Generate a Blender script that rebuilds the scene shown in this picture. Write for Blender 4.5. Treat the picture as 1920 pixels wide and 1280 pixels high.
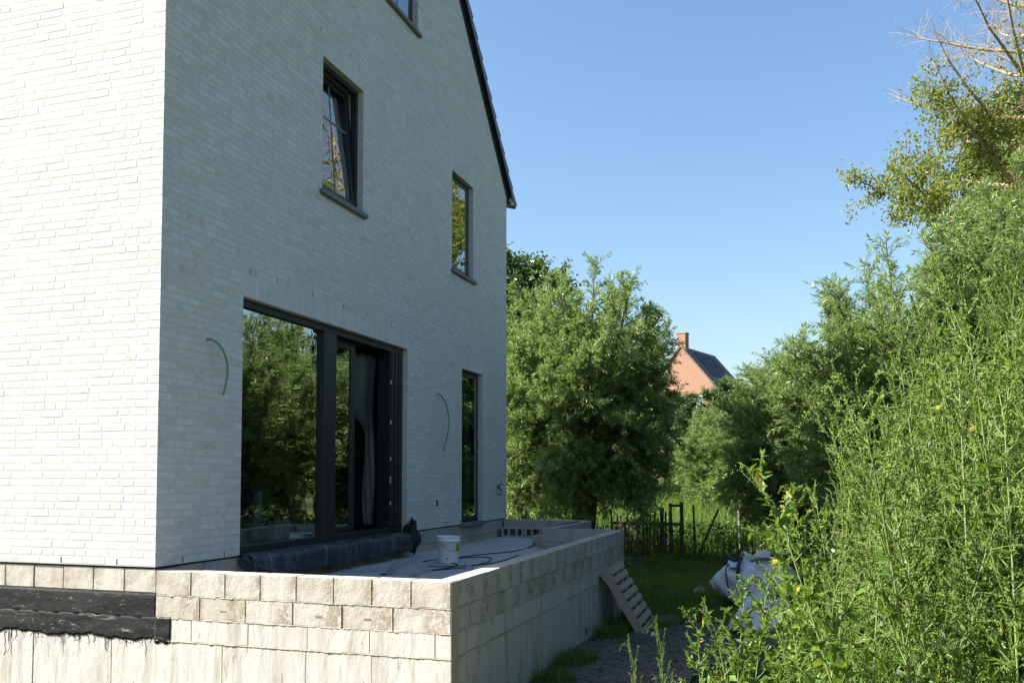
import bpy, bmesh, math, random
import numpy as np
from mathutils import Vector, Matrix
R = math.radians
random.seed(7)
rng = np.random.default_rng(7)
scene = bpy.context.scene
for o in list(bpy.data.objects):
    bpy.data.objects.remove(o)

# ---------------------------------------------------------------- camera, sky, sun, exposure
YAW, PIT = R(17.82), R(2.7513)
CAM = Vector((-5.786, -4.758, 0.701))
FW = Vector((math.cos(YAW) * math.cos(PIT), math.sin(YAW) * math.cos(PIT), math.sin(PIT)))
RT = Vector((math.sin(YAW), -math.cos(YAW), 0))
cd = bpy.data.cameras.new('camera')
cam = bpy.data.objects.new('camera', cd)
scene.collection.objects.link(cam)
cam.location = CAM
cam.rotation_euler = FW.to_track_quat('-Z', 'Y').to_euler()
cd.sensor_width = 36
cd.lens = 1678.03 / 1920 * 36
cd.shift_y = (812.25 - 640) / 1920
cd.clip_start, cd.clip_end = 0.05, 3000
scene.camera = cam

SUN_EL, SUN_AZ = R(40), math.atan2(-0.39, 0.92)
sun_dir = Vector((math.sin(SUN_AZ) * math.cos(SUN_EL), math.cos(SUN_AZ) * math.cos(SUN_EL), math.sin(SUN_EL)))
w = bpy.data.worlds.new('World')
scene.world = w
w.use_nodes = True
nt = w.node_tree
sky = nt.nodes.new('ShaderNodeTexSky')
sky.sky_type = 'NISHITA'
sky.sun_disc = False
sky.sun_elevation, sky.sun_rotation = SUN_EL, SUN_AZ
sky.altitude, sky.air_density, sky.dust_density, sky.ozone_density = 50, 1.25, 2.0, 2.6
bg = nt.nodes['Background']
bg.inputs['Strength'].default_value = 0.074
hs = nt.nodes.new('ShaderNodeHueSaturation')
hs.inputs['Saturation'].default_value = 1.12
nt.links.new(sky.outputs[0], hs.inputs['Color'])
nt.links.new(hs.outputs[0], bg.inputs[0])
sl = bpy.data.lights.new('sun', 'SUN')
sl.energy, sl.angle, sl.color = 5.0, R(0.53), (1.0, 0.97, 0.925)
so = bpy.data.objects.new('sun', sl)
scene.collection.objects.link(so)
so.rotation_euler = (-sun_dir).to_track_quat('-Z', 'Y').to_euler()
so.location = (-10, 20, 30)
vs = scene.view_settings
vs.view_transform, vs.look, vs.gamma, vs.use_curve_mapping = 'Standard', 'None', 1.0, False
vs.exposure = 1.65
scene.cycles.max_bounces = 8
scene.cycles.transparent_max_bounces = 12
scene.cycles.caustics_reflective = False
scene.cycles.caustics_refractive = False

# ---------------------------------------------------------------- helpers
COL = scene.collection

def link(o, parent=None):
    COL.objects.link(o)
    if parent is not None:
        o.parent = parent
    return o

def tag(o, label=None, cat=None, group=None, kind=None):
    for k, v in (('label', label), ('category', cat), ('group', group), ('kind', kind)):
        if v:
            o[k] = v
    return o

def empty(name, loc=(0, 0, 0), rz=0):
    o = bpy.data.objects.new(name, None)
    o.empty_display_size = 0.2
    link(o)
    o.location = loc
    o.rotation_euler = (0, 0, rz)
    return o

def fast_mesh(name, V, F, mat=None, attr=None, smooth=False):
    """V (n,3) array; F list of index arrays, each (m,k)."""
    me = bpy.data.meshes.new(name)
    V = np.asarray(V, np.float32)
    F = [np.asarray(f, np.int32) for f in F if len(f)]
    me.vertices.add(len(V))
    me.vertices.foreach_set('co', V.ravel())
    idx = np.concatenate([f.ravel() for f in F])
    tot = np.concatenate([np.full(len(f), f.shape[1], np.int32) for f in F])
    st = np.concatenate([[0], np.cumsum(tot)[:-1]]).astype(np.int32)
    me.loops.add(len(idx))
    me.loops.foreach_set('vertex_index', idx)
    me.polygons.add(len(tot))
    me.polygons.foreach_set('loop_start', st)
    me.polygons.foreach_set('use_smooth', np.full(len(tot), smooth, bool))
    if attr is not None:
        a = me.attributes.new('rnd', 'FLOAT', 'POINT')
        a.data.foreach_set('value', np.asarray(attr, np.float32))
    me.update(calc_edges=True)
    if mat:
        me.materials.append(mat)
    return me

def fobj(name, V, F, mat, parent=None, attr=None, smooth=False):
    return link(bpy.data.objects.new(name, fast_mesh(name, V, F, mat, attr, smooth)), parent)

class MB:
    """collects simple shapes into one mesh"""
    def __init__(s):
        s.v, s.f = [], []
    def add(s, vs, fs):
        n = len(s.v)
        s.v += [tuple(p) for p in vs]
        s.f += [tuple(i + n for i in f) for f in fs]
        return s
    def box(s, x0, x1, y0, y1, z0, z1):
        return s.add([(x0, y0, z0), (x1, y0, z0), (x1, y1, z0), (x0, y1, z0), (x0, y0, z1), (x1, y0, z1), (x1, y1, z1), (x0, y1, z1)],
                     [(0, 3, 2, 1), (4, 5, 6, 7), (0, 1, 5, 4), (1, 2, 6, 5), (2, 3, 7, 6), (3, 0, 4, 7)])
    def tube(s, pts, rad, n=6, caps=True):
        pts = [Vector(p) for p in pts]
        rings = []
        for i, p in enumerate(pts):
            d = (pts[min(i + 1, len(pts) - 1)] - pts[max(i - 1, 0)]).normalized()
            a = d.cross(Vector((0, 0, 1)))
            if a.length < 1e-3:
                a = d.cross(Vector((1, 0, 0)))
            a.normalize()
            b = d.cross(a)
            r = rad[i] if hasattr(rad, '__len__') else rad
            rings.append([p + a * (r * math.cos(t)) + b * (r * math.sin(t)) for t in [2 * math.pi * k / n for k in range(n)]])
        vs = [q for r in rings for q in r]
        fs = [(i * n + k, i * n + (k + 1) % n, (i + 1) * n + (k + 1) % n, (i + 1) * n + k) for i in range(len(pts) - 1) for k in range(n)]
        if caps:
            fs += [tuple(range(n - 1, -1, -1)), tuple((len(pts) - 1) * n + k for k in range(n))]
        return s.add(vs, fs)
    def lathe(s, prof, n=24, c=(0, 0, 0)):
        vs = [(c[0] + r * math.cos(2 * math.pi * k / n), c[1] + r * math.sin(2 * math.pi * k / n), c[2] + z) for r, z in prof for k in range(n)]
        fs = [(i * n + k, i * n + (k + 1) % n, (i + 1) * n + (k + 1) % n, (i + 1) * n + k) for i in range(len(prof) - 1) for k in range(n)]
        return s.add(vs, fs)
    def grid(s, fn, nu, nv):
        vs = [fn(i / nu, j / nv) for j in range(nv + 1) for i in range(nu + 1)]
        fs = [(j * (nu + 1) + i, j * (nu + 1) + i + 1, (j + 1) * (nu + 1) + i + 1, (j + 1) * (nu + 1) + i) for j in range(nv) for i in range(nu)]
        return s.add(vs, fs)
    def mesh(s, name, mat, smooth=False, bevel=0, seg=1):
        me = bpy.data.meshes.new(name)
        me.from_pydata(s.v, [], s.f)
        if bevel:
            bm = bmesh.new()
            bm.from_mesh(me)
            bmesh.ops.bevel(bm, geom=[e for e in bm.edges if e.is_manifold and e.calc_face_angle(0) > 0.5], offset=bevel, segments=seg, profile=0.6, affect='EDGES', clamp_overlap=True)
            bm.to_mesh(me)
            bm.free()
        me.polygons.foreach_set('use_smooth', [bool(smooth)] * len(me.polygons))
        if mat:
            me.materials.append(mat)
        me.update()
        return me
    def build(s, name, mat, parent=None, smooth=False, bevel=0, seg=1):
        return link(bpy.data.objects.new(name, s.mesh(name, mat, smooth, bevel, seg)), parent)

def inst(name, me, parent=None, loc=(0, 0, 0), rot=(0, 0, 0), sc=(1, 1, 1)):
    o = bpy.data.objects.new(name, me)
    link(o, parent)
    o.location, o.rotation_euler, o.scale = loc, rot, sc
    return o

def solidify(o, t, off=-1):
    m = o.modifiers.new('thick', 'SOLIDIFY')
    m.thickness, m.offset = t, off
    return o

# ---------------------------------------------------------------- materials
class NT:
    def __init__(s, name):
        s.m = bpy.data.materials.new(name)
        s.m.use_nodes = True
        s.t = s.m.node_tree
        s.b = s.t.nodes['Principled BSDF']
        s.out = s.t.nodes['Material Output']
        s._p = None
    def n(s, typ, **kw):
        nd = s.t.nodes.new('ShaderNode' + typ)
        for k, v in kw.items():
            if k.startswith('i_'):
                key = k[2:].replace('_', ' ')
                nd.inputs[int(key) if key.isdigit() else key].default_value = v
            else:
                setattr(nd, k, v)
        return nd
    def l(s, a, b):
        s.t.links.new(a, b)
        return b.node
    def pos(s, scale=(1, 1, 1), obj=False):
        src = s.n('TexCoord').outputs['Object'] if obj else s.n('NewGeometry').outputs['Position']
        mp = s.n('Mapping')
        mp.inputs['Scale'].default_value = scale
        s.l(src, mp.inputs[0])
        return mp.outputs[0]
    def noise(s, scale, detail=4, rough=.55, dist=0, vec=None):
        nd = s.n('TexNoise', i_Scale=scale, i_Detail=detail, i_Roughness=rough, i_Distortion=dist)
        s.l(vec if vec is not None else s.pos(), nd.inputs['Vector'])
        return nd.outputs['Fac']
    def ramp(s, fac, stops):
        r = s.n('ValToRGB')
        e = r.color_ramp.elements
        while len(e) < len(stops):
            e.new(0.5)
        for el, (p, c) in zip(e, stops):
            el.position = p
            el.color = (*c, 1) if hasattr(c, '__len__') else (c, c, c, 1)
        s.l(fac, r.inputs[0])
        return r.outputs[0]
    def mix(s, fac, a, b, mode='MIX'):
        m = s.n('Mix', data_type='RGBA', blend_type=mode)
        for sock, v in ((m.inputs[0], fac), (m.inputs[6], a), (m.inputs[7], b)):
            if hasattr(v, 'links'):
                s.l(v, sock)
            elif hasattr(v, '__len__'):
                sock.default_value = (*v, 1)
            else:
                sock.default_value = v if sock.name == 'Factor' else (v, v, v, 1)
        return m.outputs[2]
    def math(s, op, a, b=0.5, clamp=False):
        m = s.n('Math', operation=op, use_clamp=clamp)
        for sock, v in ((m.inputs[0], a), (m.inputs[1], b)):
            if hasattr(v, 'links'):
                s.l(v, sock)
            else:
                sock.default_value = v
        return m.outputs[0]
    def bump(s, h, dist, strength=1.0, prev=None):
        b = s.n('Bump', i_Strength=strength, i_Distance=dist)
        s.l(h, b.inputs['Height'])
        if prev is not None:
            s.l(prev, b.inputs['Normal'])
        return b.outputs[0]
    def done(s, col=None, rough=None, normal=None, spec=None, metal=None):
        for k, v in (('Base Color', col), ('Roughness', rough), ('Normal', normal), ('Specular IOR Level', spec), ('Metallic', metal)):
            if v is None:
                continue
            if hasattr(v, 'links'):
                s.l(v, s.b.inputs[k])
            else:
                s.b.inputs[k].default_value = (*v, 1) if hasattr(v, '__len__') else v
        return s.m

def simple(name, c1, c2=None, scale=6, rough=.7, bump=0, bscale=60, spec=.3, metal=0, obj=False):
    t = NT(name)
    v = t.pos(obj=obj)
    c = t.mix(t.noise(scale, 5, vec=v), c1, c2) if c2 else c1
    nb = t.bump(t.noise(bscale, 5, .6, vec=v), bump) if bump else None
    return t.done(c, rough, nb, spec, metal)

def brick_mat():
    t = NT('white_brick')
    a = t.n('Attribute', attribute_name='rnd').outputs['Fac']
    base = t.ramp(a, [(0, (.48, .46, .415)), (.08, (.52, .51, .485)), (.75, (.555, .55, .53)), (1, (.585, .58, .56))])
    n1 = t.noise(34, 6, .62, 1.2)
    base = t.mix(t.ramp(n1, [(.30, 1.0), (.45, 0.0)]), base, (.44, .43, .39))
    n3 = t.noise(1.1, 4)
    base = t.mix(t.ramp(n3, [(.42, 0.0), (.75, .35)]), base, (.50, .475, .42))
    crease = t.noise(30, 3, .5, 2.2, t.pos((1, 1, 2.6)))
    cr = t.ramp(t.math('ABSOLUTE', t.math('SUBTRACT', crease, .56)), [(0, 0.0), (.02, 1.0)])
    msk = t.ramp(t.noise(9, 2), [(.52, 0.0), (.62, 1.0)])
    crm = t.mix(msk, 1.0, cr)
    base = t.mix(t.math('MULTIPLY', t.math('SUBTRACT', 1.0, crm), .55), base, (.27, .25, .21))
    nb = t.bump(crm, .0022)
    nb = t.bump(n1, .0016, 1, nb)
    nb = t.bump(t.noise(170, 4, .6), .0008, 1, nb)
    return t.done(base, .92, nb, .2)

def mortar_mat():
    t = NT('mortar')
    c = t.mix(t.noise(3, 5), (.53, .51, .465), (.47, .45, .405))
    return t.done(c, .95, t.bump(t.noise(140, 5, .7), .003), .1)

def block_mat(name, a, b, stain, pit=.003, joints=False):
    t = NT(name)
    rn = t.n('ObjectInfo').outputs['Random']
    n = t.noise(4.5, 6, .6)
    c = t.mix(n, a, b)
    c = t.mix(t.math('MULTIPLY', rn, .35), c, stain)
    c = t.mix(t.ramp(t.noise(2.3, 5, .65, .8), [(.50, 0.0), (.66, .8)]), c, stain)
    if joints:
        sx = t.n('SeparateXYZ')
        t.l(t.n('TexCoord').outputs['Object'], sx.inputs[0])
        em = t.math('ADD', t.ramp(sx.outputs['X'], [(.19, 0.0), (.285, 1.0)]), t.ramp(sx.outputs['X'], [(.0, .8), (.05, 0.0)]))
        em = t.math('MULTIPLY', em, t.ramp(t.noise(11, 5, .65, .8), [(.42, 0.0), (.56, 1.0)]), True)
        c = t.mix(t.math('MULTIPLY', em, .8), c, (.27, .215, .145))
    v = t.n('TexVoronoi', i_Scale=95.0)
    t.l(t.pos(), v.inputs['Vector'])
    pits = t.ramp(v.outputs['Distance'], [(.05, 0.0), (.22, 1.0)])
    pm = t.mix(t.ramp(t.noise(30, 2), [(.5, 1.0), (.6, 0.0)]), 1.0, pits)
    c = t.mix(t.math('MULTIPLY', t.math('SUBTRACT', 1.0, pm), .5), c, (.2, .17, .13))
    nb = t.bump(pm, pit)
    nb = t.bump(t.noise(60, 6, .7), .003, 1, nb)
    nb = t.bump(t.noise(9, 3), .008, 1, nb)
    return t.done(c, .95, nb, .15)

def concrete_mat(name, a, b, stain):
    t = NT(name)
    st = t.noise(7, 5, .6, .3, t.pos((1, 1, .16)))
    c = t.mix(t.noise(3, 6, .6), a, b)
    c = t.mix(t.ramp(st, [(.48, 0.0), (.66, .8)]), c, stain)
    c = t.mix(t.ramp(t.noise(26, 4, .6, .6, t.pos((1, 1, .22))), [(.63, 0.0), (.70, .6)]), c, tuple(x * .45 for x in stain))
    nb = t.bump(t.noise(8, 5, .6, .4, t.pos((1, 1, .35))), .008)
    nb = t.bump(t.noise(90, 5, .65), .002, 1, nb)
    return t.done(c, .9, nb, .2)

def leaf_mat(name, c1, c2, c3, transl=.35, rough=.42, spec=.45, tcol=(.30, .42, .05), old=None):
    t = NT(name)
    a = t.n('Attribute', attribute_name='rnd').outputs['Fac']
    col = t.ramp(a, [(0, c1), (.55, c2), (.97, c3), (.985, old)] if old else [(0, c1), (.55, c2), (1, c3)])
    t.done(col, rough, None, spec)
    tr = t.n('BsdfTranslucent')
    t.l(t.mix(.5, col, tcol), tr.inputs[0])
    ms = t.n('MixShader')
    ms.inputs[0].default_value = transl
    t.l(t.b.outputs[0], ms.inputs[1])
    t.l(tr.outputs[0], ms.inputs[2])
    t.l(ms.outputs[0], t.out.inputs[0])
    return t.m

def glass_mat(name, f0=.36, tint=(.62, .70, .68)):
    t = NT(name)
    t.t.nodes.remove(t.b)
    lw = t.n('LayerWeight', i_Blend=.5)
    f = t.math('POWER', lw.outputs['Facing'], 5.0)
    f = t.math('ADD', t.math('MULTIPLY', f, 1 - f0), f0)
    bf = t.n('NewGeometry').outputs['Backfacing']
    f = t.math('MULTIPLY', f, t.math('SUBTRACT', 1.0, bf))
    nb = t.bump(t.noise(2.2, 2, .5), .0022)
    gl = t.n('BsdfGlossy', i_Roughness=.0)
    gl.inputs['Color'].default_value = (.93, .97, .95, 1)
    t.l(nb, gl.inputs['Normal'])
    tr = t.n('BsdfTransparent')
    tr.inputs[0].default_value = (*tint, 1)
    ms = t.n('MixShader')
    t.l(f, ms.inputs[0])
    t.l(tr.outputs[0], ms.inputs[1])
    t.l(gl.outputs[0], ms.inputs[2])
    t.l(ms.outputs[0], t.out.inputs[0])
    return t.m

def ground_mat():
    t = NT('ground_soil')
    n = t.noise(.55, 6, .6)
    soil = t.mix(t.noise(5, 6, .65), (.10, .078, .055), (.17, .14, .105))
    green = t.mix(t.noise(3, 5), (.030, .055, .014), (.055, .085, .022))
    c = t.mix(t.ramp(n, [(.40, 0.0), (.52, 1.0)]), soil, green)
    nb = t.bump(t.noise(14, 7, .7), .05)
    return t.done(c, .95, nb, .15)

def gravel_mat():
    t = NT('gravel')
    v = t.n('TexVoronoi', i_Scale=26.0)
    t.l(t.pos(), v.inputs['Vector'])
    c = t.mix(v.outputs['Color'], (.085, .07, .052), (.20, .175, .145))
    c = t.mix(t.ramp(t.noise(1.6, 5), [(.45, 0.0), (.62, .8)]), c, (.11, .088, .062))
    nb = t.bump(v.outputs['Distance'], .02)
    return t.done(c, .95, t.bump(t.noise(60, 5, .7), .01, 1, nb), .2)

M = {}
M['brick'] = brick_mat()
M['mortar'] = mortar_mat()
M['block'] = block_mat('beige_block', (.52, .48, .415), (.46, .42, .355), (.35, .30, .23), .003, True)
M['block_grey'] = block_mat('grey_block', (.40, .39, .36), (.33, .32, .29), (.28, .26, .22))
M['mortar_block'] = block_mat('rough_mortar', (.52, .465, .37), (.40, .34, .25), (.29, .235, .16), .006)
M['concrete'] = concrete_mat('cast_concrete', (.54, .51, .45), (.48, .445, .385), (.34, .30, .24))
M['screed'] = block_mat('dusty_screed', (.58, .56, .53), (.47, .455, .43), (.37, .355, .33), .002)
t = NT('bitumen')
_n = t.noise(6, 6, .65, .6, t.pos((1, .35, 1.6)))
_c = t.mix(t.ramp(_n, [(.42, 0.0), (.6, 1.0)]), (.010, .010, .011), (.026, .025, .024))
_c = t.mix(t.ramp(t.noise(22, 5, .7, 1.5, t.pos((1, .3, 1.5))), [(.60, 0.0), (.68, .8)]), _c, (.26, .235, .20))
M['bitumen'] = t.done(_c, t.ramp(_n, [(.3, .6), (.7, .85)]), t.bump(t.noise(18, 6, .7, 1.5, t.pos((1, .5, 1.2))), .004), .15)
M['black_frame'] = simple('black_aluminium', (.012, .013, .014), (.018, .019, .02), 3, .42, .0004, 300, .45)
M['bluestone'] = simple('bluestone', (.115, .125, .135), (.16, .17, .18), 12, .65, .001, 120, .35)
t = NT('rubber_membrane')
_c = t.mix(t.noise(4, 5), (.016, .022, .032), (.035, .044, .058))
_c = t.mix(t.ramp(t.noise(9, 5, .65, .5, t.pos((1, 1, .12))), [(.50, 0.0), (.70, .7)]), _c, (.17, .18, .19))
M['membrane'] = t.done(_c, .5, t.bump(t.noise(7, 4, .6, .6, t.pos((1, 1, .5))), .012), .4)
M['roof_tile'] = simple('anthracite_tile', (.022, .026, .034), (.035, .04, .05), 9, .38, .001, 90, .5)
M['zinc'] = simple('zinc', (.28, .29, .30), (.20, .21, .22), 7, .45, 0, 1, .5, .7)
M['glass'] = glass_mat('window_glass')
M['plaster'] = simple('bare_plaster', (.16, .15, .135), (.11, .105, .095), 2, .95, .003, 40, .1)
M['plastic_sheet'] = simple('dust_sheet', (.055, .055, .052), (.038, .038, .036), 4, .45, .006, 14, .4)
M['white_plastic'] = simple('white_plastic', (.82, .83, .82), (.72, .72, .69), 7, .4, .0006, 90, .45)
M['white_board'] = simple('white_board', (.7, .72, .72), (.6, .62, .62), 5, .7)
M['yellow_label'] = simple('yellow_label', (.62, .52, .03), (.5, .42, .04), 30, .5)
M['dark_print'] = simple('dark_print', (.05, .05, .06), None, 1, .6)
M['steel'] = simple('steel_wire', (.3, .3, .3), None, 1, .4, 0, 1, .5, .8)
M['cable'] = simple('black_cable', (.02, .02, .023), None, 1, .55)
M['conduit'] = simple('green_conduit', (.09, .22, .12), (.14, .28, .17), 20, .5, .002, 160, .4)
M['cloth'] = simple('dusty_cloth', (.24, .23, .22), (.33, .32, .30), 6, .9, .006, 30)
M['socket'] = simple('damp_shaded_socket', (.30, .24, .16), (.14, .11, .08), 40, .95, .004, 90)  # damp brown and the recess shade in one colour
M['dark'] = simple('dark_void', (.012, .011, .010), None, 1, .9)
M['pallet'] = simple('weathered_pallet', (.46, .36, .26), (.33, .25, .17), 9, .85, .003, 60)
M['old_wood'] = simple('old_wood', (.13, .10, .075), (.07, .055, .042), 12, .9, .006, 40)
M['pale_wood'] = simple('pale_wood', (.42, .37, .29), (.30, .26, .20), 12, .9, .005, 40)
M['bag'] = simple('woven_bag', (.62, .63, .64), (.50, .51, .53), 4, .7, .004, 45)
M['strap'] = simple('bag_strap', (.02, .028, .045), (.035, .045, .06), 8, .7)
M['tan_print'] = simple('tan_print', (.38, .31, .21), None, 1, .8)
M['red_brick'] = None
t = NT('red_brick')
_bt = t.n('TexBrick', i_Scale=4.2)
_bt.inputs['Color1'].default_value = (.29, .15, .085, 1)
_bt.inputs['Color2'].default_value = (.24, .115, .065, 1)
_bt.inputs['Mortar'].default_value = (.36, .27, .21, 1)
_sx, _cx = t.n('SeparateXYZ'), t.n('CombineXYZ')
t.l(t.pos((1, 1, 1), True), _sx.inputs[0])
t.l(t.math('ADD', _sx.outputs['X'], _sx.outputs['Y']), _cx.inputs['X'])
t.l(_sx.outputs['Z'], _cx.inputs['Y'])
t.l(_cx.outputs[0], _bt.inputs['Vector'])
M['red_brick'] = t.done(t.mix(t.noise(1.3, 4), _bt.outputs[0], (.27, .145, .085)), .9)
M['red_roof'] = simple('brown_roof_tile', (.10, .08, .07), (.15, .12, .10), 3, .7, .02, 8)
M['solar'] = simple('solar_panel', (.010, .012, .020), None, 1, .55, 0, 1, .3)
M['bark'] = simple('bark', (.17, .13, .09), (.09, .07, .05), 9, .95, .02, 22)
M['pale_bark'] = simple('pale_bark', (.36, .29, .20), (.22, .17, .12), 6, .9, .01, 30)
M['willow_leaf'] = leaf_mat('willow_leaf', (.135, .215, .045), (.24, .335, .10), (.37, .44, .21), .46, .38, .5, (.28, .40, .06))
M['broad_leaf'] = leaf_mat('broad_leaf', (.028, .070, .014), (.05, .10, .02), (.09, .14, .03), .3, .4, .5, (.16, .30, .03))
M['yellow_leaf'] = leaf_mat('yellowing_leaf', (.07, .125, .018), (.14, .195, .028), (.27, .28, .045), .4, .5, .35, (.5, .45, .05))
M['weed_leaf'] = leaf_mat('weed_leaf', (.030, .075, .009), (.085, .160, .016), (.20, .275, .045), .30, .5, .35, (.36, .5, .04), (.42, .30, .04))
M['weed_bud'] = leaf_mat('weed_bud', (.075, .125, .018), (.145, .21, .032), (.27, .31, .085), .25, .7, .2, (.4, .45, .12))
M['weed_stem'] = simple('weed_stem', (.11, .17, .04), (.18, .20, .07), 14, .6)
M['grass'] = leaf_mat('grass_blade', (.05, .10, .015), (.09, .16, .025), (.20, .22, .06), .4, .5, .3, (.35, .5, .04))
M['ground'] = ground_mat()
M['gravel'] = gravel_mat()
M['stone'] = block_mat('gravel_stone', (.20, .175, .145), (.13, .11, .09), (.08, .065, .05))

# ---------------------------------------------------------------- ground
def mound(x, y):
    """overgrown spoil bank along the right of the plot"""
    s = 1 / (1 + np.exp((y + 5.6 - 0.10 * np.clip(x, -6, 8)) * 2.2))
    f = np.clip((14 - x) / 6, 0, 1) * np.clip((x + 9) / 4, 0, 1)
    return 0.62 * s * f

def ground_z(x, y):
    x, y = np.asarray(x, float), np.asarray(y, float)
    return -1.14 + mound(x, y) + .085 * np.clip(x - 15.5, 0, 14) + .035 * np.sin(x * 1.3 + y * .7) * np.sin(y * 1.1 - x * .4)

def spaced(lo, hi, fine_lo, fine_hi, step):
    a = list(np.arange(fine_lo, fine_hi + 1e-6, step))
    d, x = step, fine_lo
    while x > lo:
        d *= 1.35
        x -= d
        a.insert(0, x)
    d, x = step, fine_hi
    while x < hi:
        d *= 1.35
        x += d
        a.append(x)
    return np.array(a)

gx, gy = spaced(-400, 900, -9, 26, .35), spaced(-700, 700, -13, 8, .35)
GX, GY = np.meshgrid(gx, gy)
GZ = ground_z(GX, GY) + rng.normal(0, .012, GX.shape)
nx, ny = len(gx), len(gy)
ii = (np.arange(ny - 1)[:, None] * nx + np.arange(nx - 1)[None, :]).ravel()
g = fobj('ground', np.stack([GX, GY, GZ], -1).reshape(-1, 3), [np.stack([ii, ii + 1, ii + nx + 1, ii + nx], 1)], M['ground'], smooth=True)
tag(g, kind='structure')

def patch(name, fn, xs, ys, mat, dz):
    X, Y = np.meshgrid(xs, ys)
    Z = ground_z(X, Y) + dz
    n, m = len(xs), len(ys)
    k = (np.arange(m - 1)[:, None] * n + np.arange(n - 1)[None, :])
    keep = fn((X[:-1, :-1] + X[1:, 1:]) / 2, (Y[:-1, :-1] + Y[1:, 1:]) / 2)
    k = k[keep]
    o = fobj(name, np.stack([X, Y, Z], -1).reshape(-1, 3), [np.stack([k, k + 1, k + n + 1, k + n], 1)], mat, smooth=True)
    return tag(o, kind='structure')

path_fn = lambda X, Y: (Y > -4.05 - .25 * np.sin(X * 2.1)) & (Y < -2.25) & (X < 5.0 + .5 * np.sin(Y * 3.1)) & (X > -6)
patch('gravel_path', path_fn, np.arange(-6, 7.2, .12), np.arange(-4.9, -2.2, .12), M['gravel'], .03)

# ---------------------------------------------------------------- house
C_ = 0.062            # course height
BL, BH, HD, JT = 0.208, 0.0505, 0.098, 0.0115
W, EAVE, SL = 8.708, 5.50, 0.982     # gable width, eave height, run per metre of rise
OPEN = [  # x0, x1, z0 (below sill), z1 opening top
    dict(x0=1.097, x1=4.656, z0=-.1, z1=2.328, kind='door'),
    dict(x0=2.464, x1=3.393, z0=3.670, z1=5.165, kind='tilt'),
    dict(x0=6.172, x1=7.060, z0=3.655, z1=5.160, kind='fixed'),
    dict(x0=6.589, x1=7.501, z0=-.1, z1=2.305, kind='narrow'),
    dict(x0=3.930, x1=4.915, z0=6.535, z1=7.95, kind='attic'),
]
for q in OPEN:
    q['st'] = math.ceil((q['z1'] + .185) / C_) * C_   # top of the soldier course

house = empty('house', (0, 0, 0))
tag(house, 'tall white brick house under construction with steep dark roof behind a block terrace', 'house')

bricks = []   # wall, u0, v0, L, h, D(0 = face brick), course
weeps = []

def fill(wall, a, b, v0, end_a, end_b, depth=.11):
    """random bond between a and b along u; ends flagged when they turn into a reveal"""
    u = a
    out = []
    while b - u > .03:
        L = BL if random.random() < .72 else HD
        if b - u - L < .06:
            L = b - u if b - u < BL + .03 else (b - u - JT) / 2
        out.append([u, L])
        u += L + JT
    for i, (u, L) in enumerate(out):
        D = depth if (i == 0 and end_a) or (i == len(out) - 1 and end_b) else 0
        bricks.append((wall, u, v0, L, BH, D))
    return out

ZTOP = 8.3
n_course = int(ZTOP / C_)
for n in range(n_course):
    v0 = n * C_ + (C_ - BH) / 2
    zc = (n + .5) * C_
    xr = W - .004 - max(0, (n + 1) * C_ - EAVE) * SL
    xl = max(0, (n + 1) * C_ - EAVE) * SL
    if xl == 0:
        Lc, Dc = (BL, HD) if n % 2 else (HD, BL)
        bricks.append(('g', 0, v0, Lc, BH, Dc))
        start = Lc + JT
        row = fill('s', -3.2 + random.uniform(0, .3), -(Dc + JT), v0, False, False)
        if n == 0:
            weeps += [('s', r[0] - JT, v0) for r in row[1::3]]
    else:
        start = xl
    cuts = sorted([(q['x0'], q['x1']) for q in OPEN if q['z0'] < zc < q['st']])
    u, ea = start, False
    for c0, c1 in cuts + [(xr, None)]:
        row = fill('g', u, c0 - (0 if c1 else 0), v0, ea, c1 is not None)
        if n == 0:
            weeps += [('g', r[0] - JT, v0) for r in row[1::3]]
        for q in OPEN:
            if abs(n * C_ - q['st']) < .01:
                weeps += [('g', r[0] - JT, v0) for r in row[1:] if q['x0'] - .1 < r[0] < q['x1'] + .1][::3] and \
                         [('g', r[0] - JT, v0) for r in row[1:] if q['x0'] - .1 < r[0] < q['x1'] + .1][::3]
        u, ea = c1, True
for q in OPEN:   # soldier courses
    wd = q['x1'] - q['x0']
    k = round(wd / .0615)
    p = wd / k
    for i in range(k):
        bricks.append(('g', q['x0'] + i * p + .004, q['z1'] + random.uniform(0, .003), p - .0095, q['st'] - q['z1'] - .008, .11))

BAS = {'g': np.array([[1, 0, 0], [0, 0, 1], [0, -1, 0]], float), 's': np.array([[0, -1, 0], [0, 0, 1], [-1, 0, 0]], float)}
RB = random.Random(3)

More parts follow.
